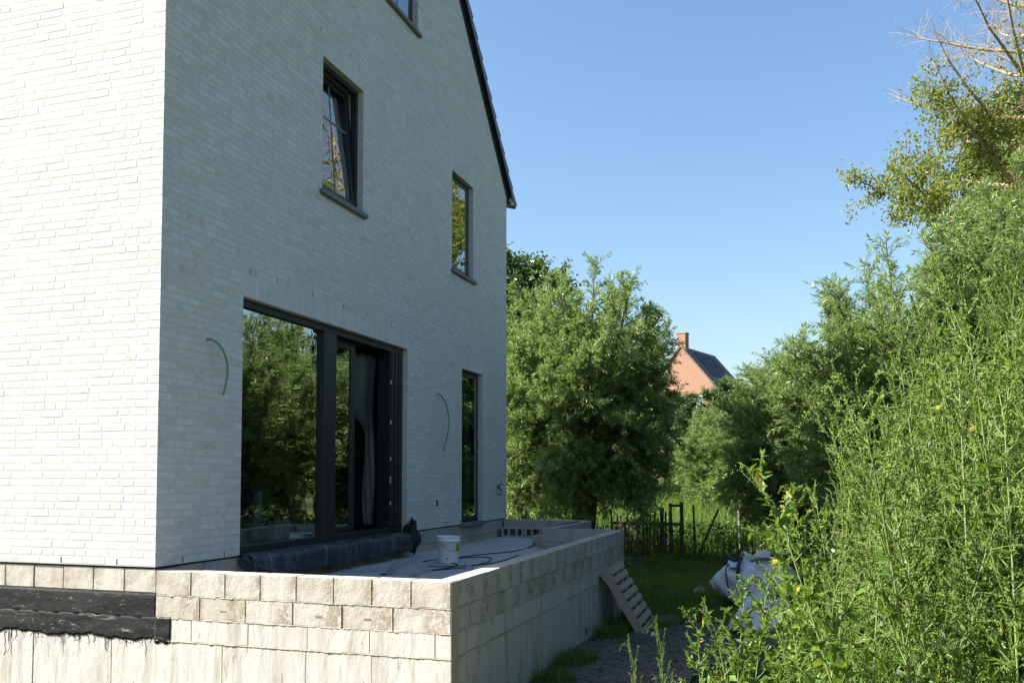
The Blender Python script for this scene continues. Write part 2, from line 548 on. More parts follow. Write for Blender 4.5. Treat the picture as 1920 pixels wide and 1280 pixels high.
def face_brick(L, h):
    j = lambda s: RB.uniform(-s, s)
    ring = [(0, 0), (L * .5 + j(.03 * L), 0), (L, 0), (L, h * .5), (L, h), (L * .5 + j(.03 * L), h), (0, h), (0, h * .5)]
    A, B, Cc = [], [], []
    tu, tv, w0 = j(.002), j(.004), RB.gauss(0, .0003)
    for i, (u, v) in enumerate(ring):
        du, dv = L / 2 - u, h / 2 - v
        cn = .0016 if i % 2 == 0 else 0
        u1 = u + np.sign(du) * (cn + abs(j(.0012))) * (abs(du) > 1e-6)
        v1 = v + np.sign(dv) * (cn + abs(j(.0018))) * (abs(dv) > 1e-6)
        tilt = tu * (u1 - L / 2) + tv * (v1 - h / 2) + w0
        A.append((u1, v1, -.03))
        B.append((u1, v1, -.0006 + tilt))
        ins = .0022 + abs(j(.0012))
        Cc.append((u1 + np.sign(du) * ins * (abs(du) > 1e-6), v1 + np.sign(dv) * ins * (abs(dv) > 1e-6), tilt + j(.00025)))
    V = np.array(A + B + Cc + [(L / 2, h / 2, w0 + .0002)])
    Q = [(r * 8 + i, r * 8 + (i + 1) % 8, (r + 1) * 8 + (i + 1) % 8, (r + 1) * 8 + i) for r in (0, 1) for i in range(8)]
    T = [(16 + i, 16 + (i + 1) % 8, 24) for i in range(8)]
    return V, np.array(Q), np.array(T)

_bm = bmesh.new()
bmesh.ops.create_cube(_bm, size=1)
bmesh.ops.bevel(_bm, geom=_bm.edges[:], offset=.02, segments=1, affect='EDGES')
_bm.verts.index_update()
BOXV = np.array([v.co[:] for v in _bm.verts])
BOXQ = np.array([[v.index for v in f.verts] for f in _bm.faces if len(f.verts) == 4])
BOXT = np.array([[v.index for v in f.verts] for f in _bm.faces if len(f.verts) == 3])
_bm.free()

def box_brick(L, h, D):
    V = BOXV.copy()
    s = np.sign(V)
    bev = .0018
    V = s * .5 * np.array([L, h, D]) - s * bev * (np.abs(np.abs(V) - .5) > .001)
    V += np.array([L / 2, h / 2, -D / 2]) + np.array([[RB.uniform(-.0008, .0008) for _ in range(3)] for _ in V])
    V[:, 2] += RB.gauss(0, .0006)
    return V, BOXQ, BOXT

def proj_np(P):
    d = P - np.array(CAM)
    up = np.array(RT.cross(FW))
    z = d @ np.array(FW)
    return 960 + 1678 * (d @ np.array(RT)) / z, 812 - 1678 * (d @ up) / z

area = []
for (wl, u0, v0, L, h, D) in bricks:
    B = BAS[wl]
    P = np.array([[u0, v0, 0], [u0 + L, v0, 0], [u0 + L, v0 + h, 0], [u0, v0 + h, 0]]) @ B
    px, py = proj_np(P)
    a = .5 * abs(np.dot(px, np.roll(py, 1)) - np.dot(py, np.roll(px, 1)))
    std = (D == 0 and (abs(L - BL) < 1e-6 or abs(L - HD) < 1e-6)) or (D in (BL, HD))
    area.append(a if std and px.min() > 2 and px.max() < 1918 and py.min() > 2 else -1)
big = set(np.argsort(area)[::-1][:300].tolist())
var_cache = {}

def brick_variant(L, D):
    key = (round(L, 4), round(D, 4), random.randrange(8))
    if key not in var_cache:
        V, Q, T = face_brick(L, BH) if D == 0 else box_brick(L, BH, D)
        var_cache[key] = fast_mesh('brick', V, [Q, T], M['brick'], np.full(len(V), random.random()), False)
    return var_cache[key]

# cores (mortar) behind the bricks
gable = MB()
G0 = .0011

def prism(mb, poly, y0, y1):
    n = len(poly)
    mb.add([(x, y0, z) for x, z in poly] + [(x, y1, z) for x, z in poly],
           [tuple(range(n)), tuple(range(2 * n - 1, n - 1, -1))] + [(i + n, (i + 1) % n + n, (i + 1) % n, i) for i in range(n)])

xs = sorted({G0, W} | {q[k] for q in OPEN[:4] for k in ('x0', 'x1')})
zs = sorted({0.0, EAVE} | {q['z1'] for q in OPEN[:4]} | {3.670, 3.655})
for i in range(len(xs) - 1):
    for k in range(len(zs) - 1):
        cx, cz = (xs[i] + xs[i + 1]) / 2, (zs[k] + zs[k + 1]) / 2
        if any(q['x0'] < cx < q['x1'] and q['z0'] < cz < q['z1'] for q in OPEN):
            continue
        gable.box(xs[i], xs[i + 1], G0, .30, zs[k], zs[k + 1])
le, re = (lambda z: max(G0, (z - EAVE) * SL)), (lambda z: W - (z - EAVE) * SL)
a_ = OPEN[4]
prism(gable, [(le(EAVE), EAVE), (re(EAVE), EAVE), (re(a_['z0']), a_['z0']), (le(a_['z0']), a_['z0'])], G0, .3)
prism(gable, [(le(a_['z0']), a_['z0']), (a_['x0'], a_['z0']), (a_['x0'], a_['z1']), (le(a_['z1']), a_['z1'])], G0, .3)
prism(gable, [(a_['x1'], a_['z0']), (re(a_['z0']), a_['z0']), (re(a_['z1']), a_['z1']), (a_['x1'], a_['z1'])], G0, .3)
ridge_z = EAVE + W / 2 / SL
prism(gable, [(le(a_['z1']), a_['z1']), (re(a_['z1']), a_['z1']), (W / 2, ridge_z)], G0, .3)
gable_wall = gable.build('gable_wall', M['mortar'], house)
side_wall = MB().box(G0, .30, G0 + .3, 9, 0, EAVE).build('side_wall', M['mortar'], house)
# the strip of the side wall core beside the gable core
MB().box(G0 + .0005, .0275, G0 + .0005, .3, 0.0005, EAVE).build('wall_corner', M['mortar'], house)
MB().box(W - .3, W, .3, 9, -.2, EAVE).box(.3, W - .3, 8.7, 9, -.2, EAVE).build('rear_wall', M['mortar'], house)

acc = {'g': [[], [], [], []], 's': [[], [], [], []]}
nv = {'g': 0, 's': 0}
for i, (wl, u0, v0, L, h, D) in enumerate(bricks):
    par = gable_wall if wl == 'g' else side_wall
    B = BAS[wl]
    if i in big:
        o = inst('brick', brick_variant(L, D), par)
        m = Matrix([[*B[:, r], 0] for r in range(3)] + [[0, 0, 0, 1]])
        m.translation = Vector(np.array([u0, v0, 0]) @ B)
        o.matrix_basis = m
    else:
        V, Q, T = face_brick(L, h) if D == 0 else box_brick(L, h, D)
        V = (V + np.array([u0, v0, 0])) @ B
        A = acc[wl]
        A[0].append(V)
        A[1].append(Q + nv[wl])
        A[2].append(T + nv[wl])
        A[3].append(np.full(len(V), random.random()))
        nv[wl] += len(V)
for wl, par in (('g', gable_wall), ('s', side_wall)):
    A = acc[wl]
    o = fobj('brickwork', np.concatenate(A[0]), [np.concatenate(A[1]), np.concatenate(A[2])], M['brick'], par, np.concatenate(A[3]), False)
    tag(o, kind='stuff')
for wl, u, v in weeps:  # open joints as dark boxes, the shade inside them is colour
    V = (np.array([[u + .001, v + .002, -.0004], [u + JT - .001, v + .002, -.0004], [u + JT - .001, v + .048, -.0004], [u + .001, v + .048, -.0004]])) @ BAS[wl]
    V2 = V - BAS[wl][2] * -.0  # outward face
    back = V - np.outer(np.ones(4), BAS[wl][2]) * .02
    MB().add(list(V2) + list(back), [(0, 1, 2, 3), (7, 6, 5, 4), (0, 4, 5, 1), (1, 5, 6, 2), (2, 6, 7, 3), (3, 7, 4, 0)]).build('weep_slot', M['dark'], gable_wall if wl == 'g' else side_wall)

# plinth, dark strip (painted shadow gap and damp course), foundation, bitumen
MB().box(.018, .28, .0, 9, -.016, -.0005).build('dark_gap_strip', M['dark'], house)
MB().box(.30, W - .01, .018, .28, -.016, -.0005).build('dark_gap_strip', M['dark'], house)
blk = MB().box(0, .294, 0, .12, 0, .180).mesh('block', M['block'], bevel=.004)
blk_g = MB().box(0, .294, 0, .12, 0, .180).mesh('block', M['block_grey'], bevel=.004)
plinth = MB().box(.03, .28, .02, 9, -.21, -.017).box(.28, W - .02, .03, .28, -.36, -.017).build('plinth', M['mortar_block'], house)
y = .004
while y < 3.2:      # blocks of the side wall plinth (long side along y)
    inst('block', blk, plinth, (.135 + random.uniform(-.002, .002), y, -.197), (random.uniform(-.004, .004), 0, R(90)))
    y += .300
x = .02
while x < W - .28:
    if not (OPEN[0]['x0'] - .2 < x < OPEN[0]['x1'] - .1):
        inst('block', blk_g, plinth, (x, .016 + random.uniform(0, .004), -.197), (0, 0, 0))
    x += .300
found = MB()
yj = [-.0, .42, 1.20, 2.1, 3.4, 9]
foundation = MB().box(.045, .28, .01, 9, -1.6, -.22).build('foundation', M['mortar_block'], house)
for y0, y1 in zip(yj[:-1], yj[1:]):
    MB().box(.022 + random.uniform(0, .003), .06, y0 + .003, y1 - .003, -1.6, -.215).build('concrete_panel', M['concrete'], foundation, bevel=.003)

def bit_fn(zt, zb, amp, x0, y0=-.004, y1=3.4, bulge=.0012):
    def fn(a, b):
        yy = y0 + (y1 - y0) * a
        n1 = math.sin(yy * 23) * .4 + math.sin(yy * 51 + 1) * .3 + math.sin(yy * 9 + 2) * .6 + math.sin(yy * 117) * .25
        zz = zt + (zb - zt) * b + amp * n1 * (1 if b > .5 else .25)
        edge = min(b, 1 - b)
        return (x0 - bulge * min(1, edge * 7) - .0012 * math.sin(yy * 31 + b * 9), yy, zz)
    return fn
bit = MB().grid(bit_fn(-.205, -.40, .006, .0205), 120, 8).grid(bit_fn(-.385, -.560, .016, .0195, bulge=.0016), 140, 8).build('bitumen_coating', M['bitumen'], house, smooth=True)
solidify(bit, .0015, 1)
for k in range(46):
    yy = random.uniform(-.01, 1.7)
    ln = random.uniform(.03, .24) * (1 if random.random() < .4 else .45)
    wd = random.uniform(.0012, .0032)
    pts = [(.0215, yy + math.sin(j * .9 + k) * .006 + j * random.uniform(-.004, .004), -.55 - ln * j / 5) for j in range(6)]
    MB().tube(pts, [wd * (1 - j * .13) for j in range(6)], 4).build('bitumen_drip', M['bitumen'], foundation)

# roof
roof = MB()
for sgn in (1, -1):
    ex = (W + .10) if sgn > 0 else -.10
    ez = EAVE - .10 / SL + .03
    rx, rz = W / 2, ridge_z + .03
    roof.add([(ex, -.02, ez), (ex, 9.2, ez), (rx, 9.2, rz), (rx, -.02, rz), (ex, -.02, ez + .12), (ex, 9.2, ez + .12), (rx, 9.2, rz + .12), (rx, -.02, rz + .12)],
             [(0, 3, 2, 1), (4, 5, 6, 7), (0, 1, 5, 4), (1, 2, 6, 5), (2, 3, 7, 6), (3, 0, 4, 7)])
roof = roof.build('roof', M['roof_tile'], house)
slope = math.atan2(1, SL)
vt = MB()
vt.add([(0, -.085, -.05), (.335, -.085, -.045), (.335, .16, .075), (0, .16, .050), (0, -.085, .055), (.335, -.085, .112), (.335, .16, .118), (0, .16, .06)],
       [(0, 3, 2, 1), (4, 5, 6, 7), (0, 1, 5, 4), (1, 2, 6, 5), (2, 3, 7, 6), (3, 0, 4, 7)])
vt_me = vt.mesh('verge_tile', M['roof_tile'], bevel=.014, seg=2)
Ls = W / 2 / math.cos(slope)
for sgn in (1, -1):
    k = 0
    while k * .318 < Ls + .02:
        s = Ls - k * .318
        x = W / 2 + sgn * s * math.cos(slope)
        z = ridge_z + .10 - s * math.sin(slope)
        o = inst('verge_tile', vt_me, roof)
        # local +x runs down the slope
        d = Vector((sgn * math.cos(slope), 0, -math.sin(slope)))
        nrm = Vector((sgn * math.sin(slope), 0, math.cos(slope)))
        yv = nrm.cross(d)
        m = Matrix.Identity(4)
        for r in range(3):
            m[r][0], m[r][1], m[r][2] = d[r], (yv if sgn > 0 else yv)[r], nrm[r]
        if sgn < 0:
            for r in range(3):
                m[r][1] = -m[r][1]
        m.translation = Vector((x, 0, z)) + nrm * .045
        o.matrix_basis = m
        k += 1
gut = MB()
for x0, sg in ((W + .10, 1), (-.10, -1)):
    pr = [(x0 + sg * (.06 - .06 * math.cos(a)), EAVE - .03 - .06 * math.sin(a)) for a in [math.pi * i / 8 for i in range(9)]]
    pr2 = [(x0 + sg * (.06 - .055 * math.cos(a)), EAVE - .03 - .055 * math.sin(a)) for a in [math.pi * i / 8 for i in range(9)]]
    poly = pr + pr2[::-1]
    n = len(poly)
    gut.add([(x, -.05, z) for x, z in poly] + [(x, 9.2, z) for x, z in poly],
            [(i, (i + 1) % n, (i + 1) % n + n, i + n) for i in range(n)] + [(i, i + 1, n - 2 - i, n - 1 - i) for i in range(8)])
gut.build('gutter', M['zinc'], house)

# storeys inside
MB().box(.3, W - .3, .3, 8.7, -.4, .035).box(.3, W - .3, .3, 8.7, 2.62, 2.9).box(.3, W - .3, .3, 8.7, 5.45, 5.7).box(.3, W - .3, 4.6, 4.75, .035, 2.62).box(.3, W - .3, 3.6, 3.75, 2.9, 5.45).box(5.3, 5.42, .31, 4.6, .036, 2.61).box(5.0, 5.12, .31, 3.6, 2.901, 5.44).build('interior', M['plaster'], house)

# windows
def frame_box(mb, x0, x1, y0, y1, z0, z1, wl, wr, wb, wt):
    mb.box(x0, x0 + wl, y0, y1, z0, z1)
    mb.box(x1 - wr, x1, y0, y1, z0, z1)
    mb.box(x0 + wl, x1 - wr, y0, y1, z0, z0 + wb)
    mb.box(x0 + wl, x1 - wr, y0, y1, z1 - wt, z1)
    return mb

def sill(par, x0, x1, z, th=.05):
    return MB().box(x0 - .05, x1 + .05, -.05, .16, z - th, z).build('sill', M['bluestone'], par, bevel=.004)

# big sliding door
q = OPEN[0]
sd = frame_box(MB(), q['x0'] - .005, q['x1'] + .005, .070, .25, .0, q['z1'] + .003, .05, .36, .07, .075)
sd.box(2.66, 2.92, .060, .185, .0, q['z1'] - .071)
sliding_door = sd.build('sliding_door', M['black_frame'], house, bevel=.004)
MB().box(q['x0'] + .045, 2.661, .110, .136, .07, q['z1'] - .072).build('pane', M['glass'], sliding_door)
leaf = frame_box(MB(), 2.60, 3.60, .190, .245, .06, q['z1'] - .072, .10, .10, .075, .085).build('sliding_leaf', M['black_frame'], sliding_door, bevel=.003)
MB().box(2.70, 3.50, .205, .229, .13, q['z1'] - .155).build('pane', M['glass'], leaf)
trk = MB()
for k in range(3):
    trk.box(4.31 + k * .11, 4.335 + k * .11, .058, .0705, .071, q['z1'] - .073)
trk.build('jamb_track', M['black_frame'], sliding_door)
fix = MB()
for zz in (.35, .62, .66, .9, 1.35, 1.85):
    fix.box(4.30, 4.315, .060, .0705, zz, zz + random.uniform(.02, .05))
fix.build('fixing_clips', M['white_plastic'], sliding_door)

# tilted window
q = OPEN[1]
zb = 3.7225
fr = frame_box(MB(), q['x0'] - .005, q['x1'] + .005, .075, .145, zb - .002, q['z1'] + .003, .05, .05, .05, .05).build('window', M['black_frame'], house, bevel=.003)
sash = frame_box(MB(), q['x0'] + .04, q['x1'] - .04, -.03, .03, .0, q['z1'] - zb - .09, .065, .065, .07, .065).build('sash', M['black_frame'], fr, bevel=.003)
sash.location = (0, .108, zb + .045)
sash.rotation_euler = (R(-4.6), 0, 0)
pn = MB().box(q['x0'] + .104, q['x1'] - .104, -.012, .012, .069, q['z1'] - zb - .154).build('pane', M['glass'], sash)
zz0 = q['z1'] - zb
gb = MB().box((q['x0'] + q['x1']) / 2 - .012, (q['x0'] + q['x1']) / 2 + .012, -.0145, -.0125, .07, zz0 - .155).box(q['x0'] + .104, q['x1'] - .104, -.0150, -.0125, zz0 * .60, zz0 * .60 + .024).build('glazing_bars', M['bluestone'], sash)
sill(fr, q['x0'], q['x1'], zb)

for q, zb, nm in ((OPEN[2], 3.7064, 'window'), (OPEN[4], 6.588, 'window'), (OPEN[3], .0, 'window')):
    fr = frame_box(MB(), q['x0'] - .005, q['x1'] + .005, .080, .19, zb - .002, q['z1'] + .003, .055, .055, .055, .055)
    fr = fr.build(nm, M['black_frame'], house, bevel=.003)
    sa = frame_box(MB(), q['x0'] + .04, q['x1'] - .04, .066, .093, zb + .04, q['z1'] - .04, .055, .055, .06, .055).build('sash', M['black_frame'], fr, bevel=.003)
    MB().box(q['x0'] + .094, q['x1'] - .094, .072, .088, zb + .099, q['z1'] - .094).build('pane', M['glass'], sa)
    if q['kind'] == 'attic':
        cx = (q['x0'] + q['x1']) / 2
        MB().box(cx - .015, cx + .015, .0685, .0715, zb + .1, q['z1'] - .095).build('glazing_bar', M['bluestone'], sa)
    if q['kind'] == 'fixed':
        MB().box(q['x1'] - .052, q['x1'] - .046, .062, .0655, zb + .12, q['z1'] - .25).build('gasket', M['zinc'], sa)
    sill(fr, q['x0'], q['x1'], zb if q['kind'] != 'narrow' else .012, .05)

# dust sheet hanging in the open door leaf
def sheet(a, b):
    z = 2.20 - 2.1 * b
    t = min(1, max(0, (1.62 - z) / .42))
    x0 = 3.60 + .46 * t * t * (3 - 2 * t)
    x = x0 + (4.31 - x0) * a
    return (x, .30 + .012 * math.sin(a * 17 + b * 3) * (.3 + b) + .02 * math.sin(b * 9 + a * 5), z + .01 * math.sin(a * 25))
ds = solidify(MB().grid(sheet, 28, 40).build('dust_sheet', M['plastic_sheet'], None, smooth=True), .002)
tag(ds, 'grey plastic dust sheet hanging in the open half of the sliding door', 'dust sheet')
for x0, x1, z1 in ((3.02, 3.50, .225), (2.30, 2.60, .24)):
    b = MB().box(x0, x1, .42, .50, .036, z1).build('insulation_board', M['white_board'], None, bevel=.004)
    tag(b, 'low white board on the floor behind the ' + ('narrow glass leaf' if x0 > 3 else 'wide fixed glass') + ' of the sliding door', 'board')
b = MB().box(2.48, 2.58, .75, .80, .036, .55).build('timber_offcut', M['white_board'], None, bevel=.004)
tag(b, 'short pale upright board behind the wide fixed glass of the sliding door', 'board')

# rubber membrane below the door
def memb(a, b):
    x = 1.13 + 3.42 * a
    wob = .012 * math.sin(a * 23) + .008 * math.sin(a * 51 + 1)
    pts = [(.10, .002), (.0, -.004), (-.07, -.010), (-.110, -.022), (-.130, -.06), (-.135, -.15), (-.120, -.235)]
    f = b * (len(pts) - 1)
    i = min(int(f), len(pts) - 2)
    f -= i
    yy = pts[i][0] * (1 - f) + pts[i + 1][0] * f
    zz = pts[i][1] * (1 - f) + pts[i + 1][1] * f
    k = min(1, b * 2.5)
    return (x, yy + wob * k, zz + wob * .6 * k + .012 * k * a)
mem = solidify(MB().grid(memb, 70, 18).build('rubber_membrane', M['membrane'], house, smooth=True), .004)
def flap(a, b):
    return (1.085 + .36 * a * (1 - .25 * b), -.02 - .25 * a - .02 * math.sin(b * 6), .005 - .20 * a - .085 * b + .012 * math.sin(a * 9 + b * 4))
solidify(MB().grid(flap, 12, 8).build('membrane_flap', M['membrane'], house, smooth=True), .005)
def crump(a, b):
    th, ph = a * 2 * math.pi, b * math.pi
    r = .115 * (1 + .25 * math.sin(3 * th + 2 * ph) + .18 * math.sin(5 * ph + th))
    return (4.60 + r * .9 * math.sin(ph) * math.cos(th) + .05 * b, -.09 + r * .75 * math.sin(ph) * math.sin(th), -.045 + r * 1.5 * math.cos(ph))
MB().grid(crump, 20, 14).build('membrane_fold', M['cable'], house, smooth=True)

# green conduits and services sticking out of the gable
for pts in ([(.585, .02, 1.858), (.595, -.05, 1.852), (.64, -.10, 1.80), (.69, -.12, 1.70), (.712, -.12, 1.60), (.705, -.11, 1.50), (.68, -.10, 1.39)],
            [(5.623, .02, 1.835), (5.635, -.05, 1.825), (5.71, -.09, 1.73), (5.80, -.10, 1.58), (5.82, -.10, 1.40), (5.79, -.08, 1.22), (5.73, -.06, 1.06)]):
    fine = []
    for i in range(len(pts) - 1):
        for k in range(4):
            t_ = k / 4
            p0, p1, p2, p3 = [Vector(pts[max(0, min(len(pts) - 1, i + o))]) for o in (-1, 0, 1, 2)]
            fine.append(.5 * ((2 * p1) + (p2 - p0) * t_ + (2 * p0 - 5 * p1 + 4 * p2 - p3) * t_ ** 2 + (3 * p1 - p0 - 3 * p2 + p3) * t_ ** 3))
    fine.append(Vector(pts[-1]))
    MB().tube(fine, [.0098 + .0010 * (i % 2) for i in range(len(fine))], 8).build('conduit', M['conduit'], house, smooth=True)
MB().box(5.615, 5.66, -.006, .01, .30, .38).build('outlet_recess', M['dark'], house)  # proud box, recess shade given by its dark colour
tp = MB()
for k in range(7):
    a = random.uniform(0, 6)
    tp.tube([(8.21, .01, .53), (8.21 + .03 * math.cos(a), -.05, .53 + .04 * math.sin(a)), (8.21 + .10 * math.cos(a), -.09, .52 + .09 * math.sin(a))], .006, 5)
tp.tube([(8.21, .01, .42), (8.22, -.06, .41), (8.26, -.08, .40)], .008, 5)
tp.build('wire_tails', M['cable'], house)

# ---------------------------------------------------------------- terrace
TD, TL, TT = 2.4645, 6.34, .145
terrace = empty('terrace', (0, 0, 0))
tag(terrace, 'unfinished terrace of beige concrete blocks on cast concrete beside the white house', 'terrace')
core = MB()
core.box(.0042, TT - .01, -TD + .0042, -.02, -1.5, -.03)                    # front wall
core.box(TT - .01, TL - .009, -TD + .0060, -TD + TT - .01, -1.5, -.03)       # long wall
core.box(TL - TT + .01, TL - .012, -TD + TT - .01, -1.48, -1.5, -.03)       # end wall
core.box(TL - TT + .01, 8.68, -1.48, -1.345, -1.5, -.03)                   # set-back wall
core.box(8.545, 8.68, -1.345, -.01, -1.5, -.03)
core = core.build('wall_core', M['mortar_block'], terrace)
floor = MB().box(TT - .008, TL - TT + .008, -TD + TT - .008, .03, -.6, -.30).box(TL - TT + .008, 8.543, -1.343, .03, -.6, -.3001).build('floor_slab', M['screed'], terrace)

def course(par, L, h, axis, start, stop, fixed, z0, mat, thick=TT, jit=.002, joint=.009, first=None, outward=-1, name='block'):
    """row of blocks along axis; fixed = coordinate of the outer face"""
    u = start
    cache = {}
    while stop - u > .04:
        l = first if first and u == start else L
        l = min(l, stop - u)
        if stop - u - l < .06:
            l = stop - u
        key = round(l, 3)
        if key not in cache:
            cache[key] = [MB().box(0, l - joint, 0, thick, 0, h - joint).mesh(name, mat, bevel=.0025, seg=1) for _ in range(1)]
        o = inst(name, random.choice(cache[key]), par)
        d = random.uniform(-jit, jit)
        if axis == 'x':
            o.location = (u, fixed + d if outward < 0 else fixed - thick + d, z0 + random.uniform(-.001, .001))
        else:   # runs toward -y from 'start' given as positive distance
            o.rotation_euler = (0, 0, R(-90))
            o.location = (fixed + d, -u, z0 + random.uniform(-.001, .001))
        u += l
    return

ROWS = [(-.205, .190, .3046, 'block', M['block']), (-.378, .170, .402, 'block', M['block'])]
# front face (x = 0), rows from the top
course(core, .3046, .190, 'y', .012, TD - .002, 0, -.208, M['block'], first=.322)
course(core, .402, .170, 'y', .012, TD - .002, .0005, -.380, M['block'], jit=.0015)
course(core, .50, .172, 'y', .012, TD - .002, .0012, -.553, M['concrete'], jit=.0012, joint=.005, first=.33)
yp = [.012, .62, 1.33, 1.86, TD - .002]
for y0, y1 in zip(yp[:-1], yp[1:]):
    MB().box(.0024, TT, -y1 + .004, -y0, -1.5, -.560).build('concrete_panel', M['concrete'], core, bevel=.004)
# long side face (y = -TD)
course(core, .3046, .190, 'x', TT + .004, TL, -TD, -.208, M['block'], first=.262)
course(core, .402, .170, 'x', TT + .004, TL, -TD + .0018, -.380, M['block'], first=.2, jit=.0018)
course(core, .80, .172, 'x', TT + .004, TL, -TD + .0025, -.553, M['concrete'], first=.45, joint=.005, jit=.0015)
xp = [TT + .004, .55, 1.05, 1.85, 2.6, 3.35, 4.1, 4.85, 5.6, TL]
for x0, x1 in zip(xp[:-1], xp[1:]):
    MB().box(x0, x1 - .005, -TD + .0040 + random.uniform(-.0012, .0012), -TD + TT, -1.5, -.560).build('concrete_panel', M['concrete'], core, bevel=.004)
# end wall, set-back wall and far wall (seen from inside)
ew = []
for k in range(3):
    y0 = -TD + TT + .002 + k * .28
    MB().box(TL - TT, TL, y0, y0 + .272, -.205, -.022).build('block', M['block_grey'], core, bevel=.005)
    MB().box(TL - TT + .002, TL, y0, y0 + .272, -.395, -.212).build('block', M['block_grey'], core, bevel=.005)
x = TL - TT
k = 0
while x < 8.4:
    x1 = min(x + .30, 8.69)
    MB().box(x, x1 - .008, -1.49, -1.335, -.205, -.018).build('block', M['block_grey'], core, bevel=.005)
    x = x1
for k in range(5):
    y1 = -.012 - k * .264
    MB().box(8.535, 8.69, y1 - .256, y1, -.205, -.018).build('block', M['block_grey'], core, bevel=.005)
# mortar smears squeezed out of the bed joints on the sunny face and the long face
sm = MB()
RS = random.Random(11)
def smear(axis, a, b, z, face):
    n = int((b - a) * 60)
    vs, fs = [], []
    for i in range(n + 1):
        u = a + (b - a) * i / n
        t = .004 + .010 * max(0, math.sin(u * 13) * .5 + math.sin(u * 37 + 2) * .4 + RS.uniform(-.5, .6))
        o = .003 + .005 * RS.random()
        for (dz, dd) in ((t, .008), (t * .3, -o), (-t * .8, -o * .8), (-t * 1.2, .008)):
            vs.append((face + dd, -u, z + dz) if axis == 'y' else (u, face + dd, z + dz))
    for i in range(n):
        for k in range(3):
            f = (i * 4 + k, i * 4 + k + 1, i * 4 + k + 5, i * 4 + k + 4)
            fs.append(f if axis == 'x' else f[::-1])
    sm.add(vs, fs)
for z in (-.212, -.384, -.557):
    smear('y', .02, TD - .01, z, .003)
    smear('x', TT + .01, TL - .02, z, -TD + .003)
for z0, z1, ys in ((-.208, -.03, [.328 + .3046 * k for k in range(7)]), (-.380, -.222, [.41 + .402 * k for k in range(5)])):
    for yj_ in ys:
        n = 14
        vs, fs = [], []
        for i in range(n + 1):
            zz = z0 + (z1 - z0) * i / n
            t_ = .003 + .007 * max(0, RS.uniform(-.6, 1))
            o_ = .0015 + .004 * RS.random()
            for (dy, dd) in ((t_, .004), (t_ * .3, -o_), (-t_ * .5, -o_), (-t_, .004)):
                vs.append((dd, -yj_ + .005 + dy, zz))
        for i in range(n):
            for k in range(3):
                fs.append((i * 4 + k, i * 4 + k + 4, i * 4 + k + 5, i * 4 + k + 1))
        sm.add(vs, fs)
sm.build('mortar_smear', M['mortar_block'], terrace, smooth=True)
for y0 in (.19, .59, .985, 1.40, 1.79, 2.19):      # chipped sockets in the second course, flush boxes with recess shade in the colour
    MB().box(.0005, .02, -y0 - .06, -y0, -.322, -.302).build('chipped_socket', M['socket'], terrace, bevel=.002)
MB().lathe([(.030, -.01), (.038, -.01), (.038, .01), (.030, .01), (.030, -.03)], 16).build('drain_pipe', M['dark'], terrace).matrix_basis = Matrix.Translation((4.07, -TD + .008, -1.02)) @ Matrix.Rotation(R(90), 4, 'X')
# bitumen lap on the terrace corner
def lap(a, b):
    yy = -.002 - .15 * a
    return (-.0022 + .0008 * math.sin(a * 9 + b * 7), yy, -.375 - .20 * b - .01 * math.sin(a * 11) * b)
solidify(MB().grid(lap, 8, 8).build('bitumen_lap', M['bitumen'], terrace, smooth=True), .0015, 1)

# ---------------------------------------------------------------- things on the terrace
bk = empty('bucket', (3.93, -.86, -.30), .6)
tag(bk, 'white plastic bucket with yellow label standing on the dusty terrace floor', 'bucket')
MB().lathe([(0, .004), (.112, .004), (.115, .01), (.135, .255), (.142, .257), (.142, .268), (.136, .270), (.138, .300), (.143, .302), (.143, .312), (.134, .312), (.131, .270), (.108, .016), (0, .016)], 40).build('body', M['white_plastic'], bk, smooth=True)
hp = [(.140 * math.cos(a), .140 * math.sin(a), .262 - .11 * math.sin(a)) for a in [math.pi * i / 14 for i in range(15)]]
hd = MB().tube([(x, -y * 1.06, z) for x, y, z in hp], .003, 5).build('handle', M['steel'], bk)
hd.rotation_euler = (0, 0, R(-75))
def lab(a0, a1, z0, z1, r0):
    def fn(a, b):
        t = a0 + (a1 - a0) * a
        z = z0 + (z1 - z0) * b
        r = .1155 + (z - .01) / .245 * .0195 + r0
        return (r * math.cos(t), r * math.sin(t), z)
    return fn
lb = MB().grid(lab(-2.66, -2.12, .135, .235, .0008), 10, 4).build('label', M['yellow_label'], bk, smooth=True)
MB().grid(lab(-2.56, -2.24, .165, .182, .0014), 8, 1).grid(lab(-2.50, -2.28, .195, .215, .0014), 6, 1).build('print', M['dark_print'], lb)
MB().grid(lab(-3.55, -3.36, .05, .065, .0008), 4, 1).build('print', M['dark_print'], bk)

def spline(pts, n=8):
    P = [Vector(p) for p in pts]
    out = []
    for i in range(len(P) - 1):
        p0, p1, p2, p3 = P[max(0, i - 1)], P[i], P[i + 1], P[min(len(P) - 1, i + 2)]
        for k in range(n):
            t = k / n
            out.append(.5 * ((2 * p1) + (p2 - p0) * t + (2 * p0 - 5 * p1 + 4 * p2 - p3) * t * t + (3 * p1 - p0 - 3 * p2 + p3) * t ** 3))
    return out + [P[-1]]
zc = -.293
cb = MB().tube(spline([(2.9, -.95, zc), (3.6, -1.1, zc), (4.2, -.72, zc), (5.0, -.85, zc), (5.6, -1.1, zc), (6.3, -1.12, zc), (6.6, -1.15, -.22), (6.9, -1.33, -.02), (7.5, -1.42, -.008), (8.2, -1.40, -.009)]), .007, 6).build('power_cable', M['cable'], None, smooth=True)
tag(cb, 'black power cable running along the terrace floor and up over the set-back wall', 'cable')
